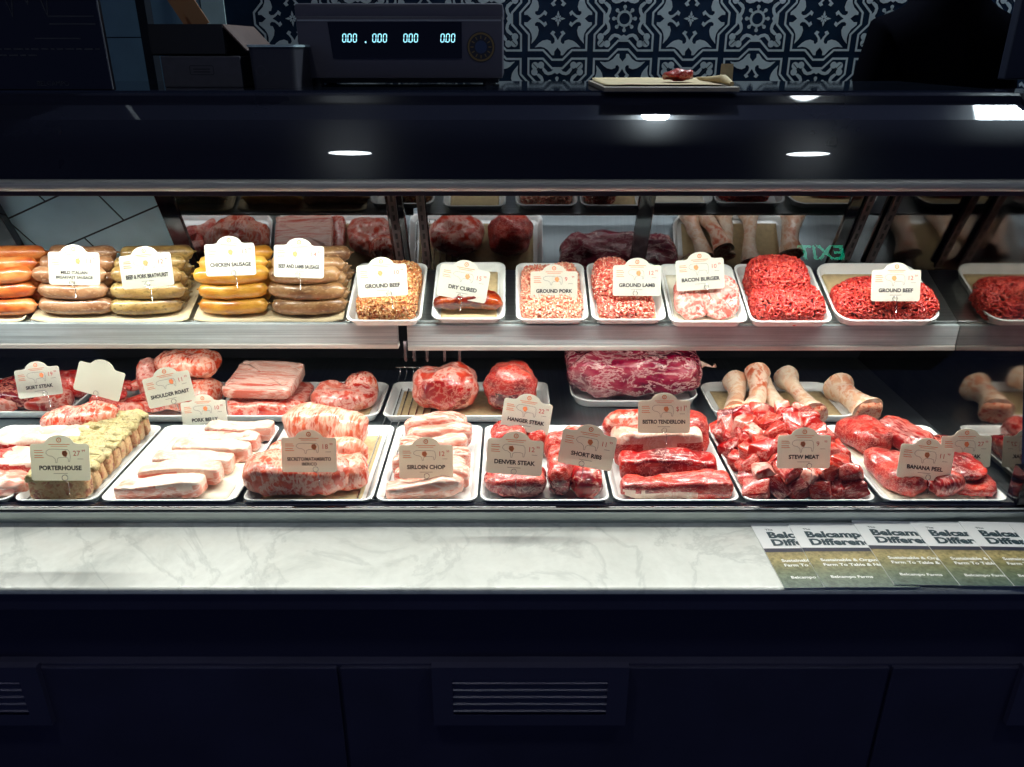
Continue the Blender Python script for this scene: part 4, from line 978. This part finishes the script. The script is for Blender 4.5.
def brochure(u, v, rz, k, lab):
    a = at_z(u, v, .736); W_, H_ = .140, .172
    bm = bmesh.new(); t = .0012
    bx(bm, 0, W_, -H_, 0, 0, t)
    def q(x0, x1, y0, y1, mi, z=t + .0002): f = bm.faces.new([bm.verts.new((x, y, z)) for x, y in ((x0, y0), (x1, y0), (x1, y1), (x0, y1))]); f.material_index = mi
    q(.0, W_, -.082, -.072, 1); q(.0, W_, -H_, -.082, 2)
    M = Matrix.Translation((0, 0, t + .0005))
    def tx(s, sz, x, y, mi, bold=0): put_text(bm, s, sz, M @ Matrix.Translation((x, y, 0)), mi, bold=bold, align='LEFT', sx=1.12)
    tx('The', .007, .019, -.022, 3, .0001); tx('Belcampo', .0232, .018, -.043, 3, .0011); tx('Difference', .0232, .018, -.064, 3, .0011)
    tx('Sustainable & Organic', .0095, .018, -.108, 4, .0003); tx('Farm To Table & Nation', .0095, .018, -.120, 4, .0003); tx('Belcampo Farms', .0085, .018, -.150, 4, .0002)
    o = obj('brochure', bm, [br_top, br_band, br_ph, plain('brochure_title_ink', S(38, 62, 72), .5), plain('brochure_white_text', (.85, .86, .84, 1), .5)])
    # each leans on the one before it: left edge raised slightly
    o.location = (a.x, a.y, .7353 + .0004 + k * .0000); o.rotation_euler = (0, R(0), R(rz))
    for vv in o.data.vertices: vv.co.z += max(0, (.10 - vv.co.x)) * 0.0 + k * .0016
    tag(o, lab, 'brochure', 'brochures fanned on the marble ledge'); return o
for k, (u, v, rz, lab) in enumerate(((750, 524, 1.0, 'leftmost, undermost brochure, more than half covered by the next'), (787, 524, 0, 'second brochure from the left, showing the most of its title'), (851, 522.5, -1.5, 'third brochure from the left, its left edge dark against the second'), (908, 524, -1, 'fourth brochure from the left'), (957, 525, -2, 'fifth brochure from the left, under the cut-off one'), (1008, 529, -5, 'rightmost brochure, cut off by the edge of the photo'))):
    brochure(u, v, rz, k, lab)
# =================================================================== on top of the case
ZT = 1.4006
# scale display
scm = plain('scale_grey_plastic', (.085, .078, .105, 1), .35); scd = plain('scale_window', (.004, .004, .006, 1), .08)
xs = at_Y(400, 60, 1.72)
sr = empty('price_scale', (0, 1.72, ZT)); tag(sr, 'grey electronic price scale showing rows of zeros in a dark window', 'scale')
xl, xr = at_Y(297, 40, 1.72).x, at_Y(503, 40, 1.72).x; xm = (xl + xr) / 2; hw = (xr - xl) / 2; sr.location.x = xm
zt_, zb_ = at_Y(400, 3, 1.72).z - ZT, at_Y(400, 79, 1.72).z - ZT
bm = bmesh.new(); bx(bm, -hw, hw, 0, .17, zb_, zt_ - .022, bev=.008); bx(bm, -hw - .001, hw + .001, .002, .172, zt_ - .030, zt_, bev=.008)
obj('scale_body', bm, scm, sr, 40)
bm = bmesh.new(); bx(bm, -hw + .004, hw - .004, -.0015, .004, zt_ - .0325, zt_ - .0295); obj('scale_seam', bm, plain('seam_light', (.30, .30, .34, 1), .3), sr)
for fx in (-1, 1):
    for fy in (.02, .15): 
        bm = bmesh.new(); tube(bm, [(fx * (hw - .03), fy, 0), (fx * (hw - .03), fy, zb_ + .001)], .012, 14); obj('scale_foot', bm, black_m, sr)
bm = bmesh.new(); bx(bm, -hw + .02, hw - .01, .01, .16, .004, zb_ - .0005); obj('scale_underside', bm, black_m, sr)
wl, wr_, wt, wb = at_Y(329, 40, 1.72).x - xm, at_Y(462, 40, 1.72).x - xm, at_Y(400, 22, 1.72).z - ZT, at_Y(400, 58, 1.72).z - ZT
bm = bmesh.new(); pts = [(wl, wt), (wr_, wt), (wr_ - .001, wb), (wl + .006, wb)]
v0 = [bm.verts.new((x, -.003, z)) for x, z in pts]; v1 = [bm.verts.new((x, .002, z)) for x, z in pts]; bm.faces.new(list(reversed(v0))); bm.faces.new(v1)
for i in range(4): bm.faces.new((v0[i], v0[(i + 1) % 4], v1[(i + 1) % 4], v1[i]))
bmesh.ops.recalc_face_normals(bm, faces=bm.faces[:]); win = obj('display_window', bm, scd, sr)
bm = bmesh.new()
def seg7(bm, x, z, w, h, sh=.10):
    t = w * .24
    segs = [((0, 0), (w, 0)), ((0, h), (w, h)), ((0, 0), (0, h / 2)), ((w, 0), (w, h / 2)), ((0, h / 2), (0, h)), ((w, h / 2), (w, h))]
    for (ax, az), (bx_, bz) in segs:
        if az == bz: q = [(ax + t * .5, az - t / 2), (bx_ - t * .5, az - t / 2), (bx_ - t * .5, az + t / 2), (ax + t * .5, az + t / 2)]
        else: q = [(ax - t / 2, az + t * .5), (ax + t / 2, az + t * .5), (ax + t / 2, bz - t * .5), (ax - t / 2, bz - t * .5)]
        bm.faces.new([bm.verts.new((x + a + sh * b, -.0036, z + b)) for a, b in q])
for uu in (350, 380, 411, 448):
    cx = at_Y(uu, 39, 1.72).x - xm; z0 = at_Y(uu, 42, 1.72).z - ZT
    bm = bmesh.new()
    for k in range(3): seg7(bm, cx - .0145 + k * .0105, z0, .0064, .0145)
    bm.faces.new([bm.verts.new((cx - .0060 + a, -.0036, z0 + b)) for a, b in ((0, 0), (.0013, 0), (.0013, .0013), (0, .0013))])
    obj('digit_group', bm, emit('led_cyan', (.35, .85, 1, 1), 1.8), win)
bm = bmesh.new()
cx = at_Y(365, 39, 1.72).x - xm; z0 = at_Y(365, 43, 1.72).z - ZT
bm.faces.new([bm.verts.new((cx + a, -.0036, z0 + b)) for a, b in ((0, 0), (.0028, 0), (.0028, .0028), (0, .0028))])
obj('decimal_point', bm, emit('led_cyan', (.35, .85, 1, 1), 1.8), win)
cx, cz = at_Y(481, 47, 1.72).x - xm, at_Y(481, 47, 1.72).z - ZT
bm = bmesh.new(); M = Matrix.Translation((cx, -.0015, cz)) @ Matrix.Rotation(R(90), 4, 'X')
poly(bm, circ(0, 0, .0285, 32), M, 0); strip(bm, circ(0, 0, .025, 28), .0035, M @ Matrix.Translation((0, 0, .0003)), 1, True); poly(bm, circ(0, 0, .012, 20), M @ Matrix.Translation((0, 0, .0003)), 2)
for k in range(12):
    a = R(30 * k); strip(bm, [(.015 * math.cos(a), .015 * math.sin(a)), (.021 * math.cos(a), .021 * math.sin(a))], .002, M @ Matrix.Translation((0, 0, .0003)), 1)
obj('round_seal_sticker', bm, [plain('sticker_dark', (.02, .02, .03, 1), .5), plain('sticker_gold', (.20, .13, .04, 1), .4), plain('sticker_blue', (.03, .05, .12, 1), .4)], sr)
# board with kraft paper and a scrap of meat
a, b = at_Y(603, 92, 1.46), at_Y(738, 92, 1.46); yb = 1.455
bd = empty('wooden_board', ((a.x + b.x) / 2, yb, ZT)); tag(bd, 'thin pale wooden board lying on the glass top at the front edge', 'board')
bm = bmesh.new(); hw = (b.x - a.x) / 2; bx(bm, -hw, hw, -.006, .30, .0002, .008, bev=.002); obj('board_slab', bm, plain('pale_board_wood', (.42, .33, .24, 1), .5, var=.3, scale=20), bd)
bm = bmesh.new(); tube(bm, [(hw - .008, .02, .012), (hw - .003, .10, .017), (hw - .006, .2, .013), (hw - .012, .29, .012)], .006, 10, 0, True, [.004, .008, .006, .003]); obj('rolled_edge', bm, kraft, bd, True)
FT = Frame((0, 0, ZT), 0)
sheet(FT, bd.location.x - .004, yb + .145, hw * 2 - .02, .27, .0085, kraft, 'kraft paper sheet spread on the wooden board', seed=9, amp=.0012, curl=.004)
bm = bmesh.new(); blob(bm, .026, .03, .010, .8, .8, .006, 50, 4, None, 36, 16, True, amp2=.002); ms = obj('meat_scrap', bm, BRIGHT, sm=True); tag(ms, 'small red scrap of meat left on the kraft-papered board', 'meat')
p = at_Y(677, 85, 1.60); ms.location = (p.x, 1.60, ZT + .0115)
bm = bmesh.new(); prism(bm, [(0, 0), (.006, 0), (.004, .03)], -.012, .012); pt = obj('paper_stub', bm, kraft); tag(pt, 'crumpled paper stub standing at the right end of the board', 'paper')
p = at_Y(726, 84, 1.66); pt.location = (p.x, 1.66, ZT + .0115)
# boxes at left
def ZB(u, v, Y): q = at_Y(u, v, Y); return q.x, q.z
cb = plain('grey_carton', (.060, .056, .075, 1), .7, var=.2); cbd = plain('dark_carton', (.010, .009, .014, 1), .7); cbb = plain('brown_carton', (.085, .045, .038, 1), .7, var=.2); cbo = plain('orange_brown_flap', (.30, .14, .06, 1), .7)
def box_px(name, u0, u1, v0, v1, Y, dep, m, lab, cat, base=None):
    x0, z1 = ZB(u0, v0, Y); x1, z0 = ZB(u1, v1, Y)
    if base is not None: z0 = base
    r = empty(name, ((x0 + x1) / 2, Y, z0)); tag(r, lab, cat); hw = (x1 - x0) / 2; return r, hw, z1 - z0
r, hw, h = box_px('cardboard_box', 160, 243, 56, 84, 1.62, .2, cb, 'low grey carton supporting the dark open box', 'box', ZT)
bm = bmesh.new(); bx(bm, -hw, hw, 0, .20, 0, h, bev=.002); obj('carton', bm, cb, r); bm = bmesh.new(); strip(bm, rrect(.045, .016, .003), .0012, Matrix.Translation((0, -.0004, h * .55)) @ Matrix.Rotation(R(90), 4, 'X'), 0, True)
for zz in (-.003, .002): strip(bm, [(-.016, zz), (.016, zz)], .0018, Matrix.Translation((0, -.0004, h * .55)) @ Matrix.Rotation(R(90), 4, 'X'), 0)
obj('printed_frame', bm, cbd, r)
zb2 = r.location.z + h
r2, hw, h2 = box_px('cardboard_box', 147, 226, 24, 57, 1.63, .2, cbd, 'dark open box stacked on the grey carton', 'box', zb2 + .0005)
bm = bmesh.new(); bx(bm, -hw, hw, 0, .003, 0, h2); bx(bm, -hw, hw, .20, .203, 0, h2); bx(bm, -hw, -hw + .003, .003, .2, 0, h2); bx(bm, hw - .003, hw, .003, .2, 0, h2); bx(bm, -hw, hw, 0, .2, 0, .003); obj('box_walls', bm, cbd, r2)
bm = bmesh.new(); M = Matrix.Translation((hw, 0, h2)) @ Matrix.Rotation(R(48), 4, 'Y'); bx(bm, 0, .062, .003, .2, -.003, 0, M=M); obj('box_flap', bm, cbb, r2)
bm = bmesh.new(); M = Matrix.Translation((-hw * .1, .1, h2 - .01)) @ Matrix.Rotation(R(-30), 4, 'Y') ; bx(bm, -.022, .018, 0, .003, 0, .085, M=M); bx(bm, -.002, .03, -.02, -.017, 0, .05, M=M); obj('folded_flap', bm, cbo, r2)
r3, hw, h3 = box_px('plastic_tub', 247, 297, 47, 83, 1.60, .18, scm, 'grey plastic tub with a white rim between boxes and scale', 'tub', ZT)
bm = bmesh.new(); loft(bm, [[(x, y + .09, z) for x, y in rrect(2 * hw - t, .18 - t, .012)] for z, t in ((0, .003), (h3 - .006, 0), (h3, -.001), (h3, .006), (.004, .010))]); obj('tub_body', bm, plain('tub_plastic', (.035, .033, .045, 1), .5), r3, 40)
bm = bmesh.new(); loft(bm, [[(x, y + .09, z) for x, y in rrect(2 * hw + .006 - t, .186 - t, .014)] for z, t in ((h3, .0), (h3 + .004, 0), (h3 + .004, .016), (h3, .016))]); obj('tub_rim', bm, plain('tub_rim_white', (.45, .55, .58, 1), .4), r3, 40)
bm = bmesh.new(); strip(bm, circ(-hw * .5, h3 * .42, .009, 16), .002, Matrix.Translation((0, -.0006, 0)) @ Matrix.Rotation(R(90), 4, 'X') @ Matrix.Translation((0, 0, 0)), 0, True); obj('tub_mark', bm, cb, r3)
# menu board leaning at the far left
x1, z1 = ZB(112.5, 84, 1.50); bmn = empty('menu_board', (x1 - .42, 1.50, ZT)); tag(bmn, 'black glossy menu board with faint grey writing at the left end', 'menu board')
bm = bmesh.new(); bx(bm, -.40, .42, 0, .012, 0, .62, bev=.002); obj('board_panel', bm, plain('menu_black', (.004, .004, .007, 1), .25), bmn)
bm = bmesh.new(); bx(bm, .4185, .4205, -.0015, .0005, .002, .618); obj('edge_trim', bm, plain('edge_grey', (.12, .12, .13, 1), .3), bmn)
faint = plain('faint_chalk', (.035, .035, .042, 1), .7); bm = bmesh.new(); M = Matrix.Translation((0, -.0006, 0)) @ Matrix.Rotation(R(90), 4, 'X')
put_text(bm, 'BELCAMPO', .0115, M @ Matrix.Translation((.315, .008, 0)), 0); obj('shop_lettering', bm, faint, bmn); bm = bmesh.new(); rn = random.Random(9)
for z in (.068, .058):
    x = .17
    while x < (.405 if z > .06 else .30): l = rn.uniform(.006, .018); strip(bm, [(x, z), (x + l, z)], .0025, M, 0); x += l + .004
for z, xa, xb in ((.108, .33, .41), (.12, .33, .41), (.085, .30, .38)):
    strip(bm, [(xa, z), (xb, z)], .0022, M, 0)
for k in range(7): strip(bm, [(.14 + .03 * k, .16), (.15 + .03 * k, .12 + .02 * (k % 2)), (.16 + .03 * k, .18)], .0025, M, 0)
obj('faint_writing', bm, faint, bmn)
# dark screen at the right end
x0, z0 = ZB(1001, 84, 1.95); scn = empty('dark_screen', (x0 + .16, 1.95, ZT + .0)); tag(scn, 'back of a dark blue-black screen at the right end above the case', 'screen')
bm = bmesh.new(); bx(bm, -.155, .155, 0, .03, .002, .42, bev=.004); obj('screen_shell', bm, plain('screen_navy', (.012, .014, .028, 1), .4), scn)
bm = bmesh.new(); bx(bm, -.02, .02, -.02, .0, 0, .2); bx(bm, -.09, .09, -.09, -.02, 0, .008, bev=.002); obj('screen_stand', bm, black_m, scn)
# post between the tiled areas
bm = bmesh.new(); x, z = ZB(146, 40, 2.3); bx(bm, x - .012, x + .012, 2.3, 2.34, 0, CEIL); struct('trim_1', bm, plain('dark_post', (.008, .010, .016, 1), .4))
# tiled panel glimpsed through the open rear door
tp = empty('tiled_panel', (-.95, 1.97, 1.0)); tag(tp, 'blue-grey tiled panel with slanting joints behind the second rear door from the left', 'tile panel')
# =================================================================== person behind the case
skin = plain('skin', S(150, 104, 84), .5); shirt = plain('black_shirt', (.0025, .0025, .004, 1), .9, spec=0, bs=.2, scale=30); trs = plain('black_trousers', (.006, .006, .008, 1), .8); hair = plain('black_hair', (.006, .005, .005, 1), .6); shoe = plain('black_shoe', (.008, .008, .009, 1), .4)
def skinned(name, pts, edges, rad, m, parent, root=0, sub=2):
    me = bpy.data.meshes.new(name); me.from_pydata([tuple(p) for p in pts], edges, []); o = bpy.data.objects.new(name, me); C.objects.link(o); o.parent = parent
    o.modifiers.new('skin', 'SKIN'); sv = me.skin_vertices[0].data
    for i, r in enumerate(rad): sv[i].radius = (r if isinstance(r, tuple) else (r, r)); sv[i].use_root = (i == root)
    s = o.modifiers.new('sub', 'SUBSURF'); s.levels = sub; s.render_levels = sub; me.materials.append(m)
    o.modifiers['skin'].use_smooth_shade = True; return o
pxr = at_Y(938, 60, 2.24).x
per = empty('person', (pxr, 2.24, 0)); tag(per, 'person in a black shirt standing behind the case, back turned', 'person')
P = [(0, 0, .98), (0, .01, 1.12), (0, .0, 1.28), (0, -.005, 1.40), (0, .005, 1.47), (0, .015, 1.55), (0, .02, 1.63), (0, .02, 1.70),
     (.10, 0, .93), (.11, .01, .52), (.115, -.02, .09), (.12, .10, .04), (-.10, 0, .93), (-.11, .01, .52), (-.115, -.02, .09), (-.12, .10, .04),
     (.155, 0, 1.385), (.205, .01, 1.13), (.215, .03, .95), (.215, .04, .86), (-.155, 0, 1.385), (-.205, .01, 1.13), (-.215, .03, .95), (-.215, .04, .86)]
E = [(0, 1), (1, 2), (2, 3), (3, 4), (4, 5), (5, 6), (6, 7), (0, 8), (8, 9), (9, 10), (10, 11), (0, 12), (12, 13), (13, 14), (14, 15), (3, 16), (16, 17), (17, 18), (18, 19), (3, 20), (20, 21), (21, 22), (22, 23)]
P = [(x * .84, y, z * 1.075) for x, y, z in P]
Rd = [(.13, .11), (.12, .10), (.13, .105), (.105, .085), (.055, .055), (.07, .085), (.078, .095), (.055, .07), .085, .055, .04, .035, .085, .055, .04, .035, .06, .045, .032, .030, .06, .045, .032, .030]
skinned('body', P, E, Rd, skin, per)
def grow(k): return tuple(x + k for x in Rd_[0]) if False else None
def sub_skel(ids, g, name, m, extra={}):
    mp = {i: k for k, i in enumerate(ids)}; pts = [P[i] for i in ids]; ed = [(mp[a], mp[b]) for a, b in E if a in mp and b in mp]
    rd = [(tuple(x + g for x in Rd[i]) if isinstance(Rd[i], tuple) else Rd[i] + g) for i in ids]
    return skinned(name, pts, ed, rd, m, per)
sub_skel([0, 1, 2, 3, 4, 5, 16, 17, 20, 21], .022, 'black_shirt', shirt)
sub_skel([0, 8, 9, 10, 12, 13, 14], .016, 'black_trousers', trs)
bm = bmesh.new(); blob(bm, .086, .100, .085, .9, .95, .004, 60, 2, None, 36, 20, False)
for v in bm.verts: v.co += Vector((0, .004, 1.79));
obj('hair', bm, hair, per, True)
for sg in (-1, 1):
    bm = bmesh.new(); blob(bm, .011, .018, .030, .8, .8, .001, 40, 1, None, 16, 10, False)
    for v in bm.verts: v.co += Vector((sg * .083, .03, 1.73))
    obj('ear', bm, skin, per, True)
    bm = bmesh.new(); blob(bm, .045, .14, .05, .6, .7, .002, 30, 3, None, 24, 12, True)
    for v in bm.verts: v.co += Vector((sg * .118, .06, .0)); 
    obj('shoe', bm, shoe, per, True)
    # hanging hands: palm, four slightly curled fingers and a thumb
    hx = sg * .181; pp = [(hx, .04, .930), (hx, .045, .885), (hx, .048, .850)]; ee = [(0, 1), (1, 2)]; rr_ = [.024, (.016, .034), (.014, .036)]
    for k, (dy_, l) in enumerate(((.027, .062), (.009, .074), (-.010, .070), (-.027, .054))):
        b0 = len(pp); pp += [(hx, .048 + dy_, .838), (hx - sg * .004, .048 + dy_ * 1.15, .838 - l * .5), (hx - sg * .018, .048 + dy_ * 1.2, .838 - l)]; ee += [(2, b0), (b0, b0 + 1), (b0 + 1, b0 + 2)]; rr_ += [.010, .009, .0075]
    b0 = len(pp); pp += [(hx - sg * .008, .090, .880), (hx - sg * .016, .108, .845)]; ee += [(1, b0), (b0, b0 + 1)]; rr_ += [.011, .009]
    skinned('hand', pp, ee, rr_, skin, per, sub=1)
# face, turned away towards the tiled wall
for sg in (-1, 1):
    bm = bmesh.new(); blob(bm, .013, .013, .013, 1, 1, 0, 1, 0, None, 14, 10, False)
    for v in bm.verts: v.co += Vector((sg * .031, .098, 1.745))
    obj('eye', bm, plain('eye_white', (.6, .6, .6, 1), .3), per, True)
bm = bmesh.new(); blob(bm, .013, .016, .026, .9, .9, .001, 30, 2, None, 14, 10, False)
for v in bm.verts: v.co += Vector((0, .118, 1.718))
obj('nose', bm, skin, per, True)
bm = bmesh.new(); blob(bm, .024, .007, .006, .9, .9, 0, 30, 2, None, 14, 8, False)
for v in bm.verts: v.co += Vector((0, .108, 1.68))
obj('mouth', bm, plain('lips', S(130, 70, 64), .5), per, True)
# tiled panel mesh
bm = bmesh.new(); M = Matrix.Rotation(R(0), 4, 'Z')
bx(bm, -.36, .30, 0, .012, -.25, .38, mi=1)
import itertools
ang = R(24); ca, sa = math.cos(ang), math.sin(ang)
def clip(poly_, x0, x1, z0, z1):
    for ax, lim, sg in ((0, x0, 1), (0, x1, -1), (1, z0, 1), (1, z1, -1)):
        o_ = []; n = len(poly_)
        for i in range(n):
            a_, b_ = poly_[i], poly_[(i + 1) % n]; da, db = sg * (a_[ax] - lim), sg * (b_[ax] - lim)
            if da >= 0: o_.append(a_)
            if da * db < 0: t_ = da / (da - db); o_.append((a_[0] + (b_[0] - a_[0]) * t_, a_[1] + (b_[1] - a_[1]) * t_))
        poly_ = o_
        if len(poly_) < 3: return []
    return poly_
for i in range(-4, 5):
    for j in range(-8, 9):
        s_, t_ = .23, .105; ox = (j % 2) * .5 * s_; q = [(i * s_ + ox + .002, j * t_ + .002), ((i + 1) * s_ + ox - .002, j * t_ + .002), ((i + 1) * s_ + ox - .002, (j + 1) * t_ - .002), (i * s_ + ox + .002, (j + 1) * t_ - .002)]
        q = [(x * ca - y * sa, x * sa + y * ca) for x, y in q]; q = clip(q, -.36, .30, -.25, .38)
        if q:
            f = [bm.verts.new((x, -.0012, z)) for x, z in q]; bm.faces.new(f)
obj('tile_face', bm, [plain('panel_tile', (.36, .60, .72, 1), .4, var=.12, scale=20), grout], tp); tp.rotation_euler = (R(LEAN), 0, 0)
tp.location = (-.90, leanY(1.0) + .03, 1.0)
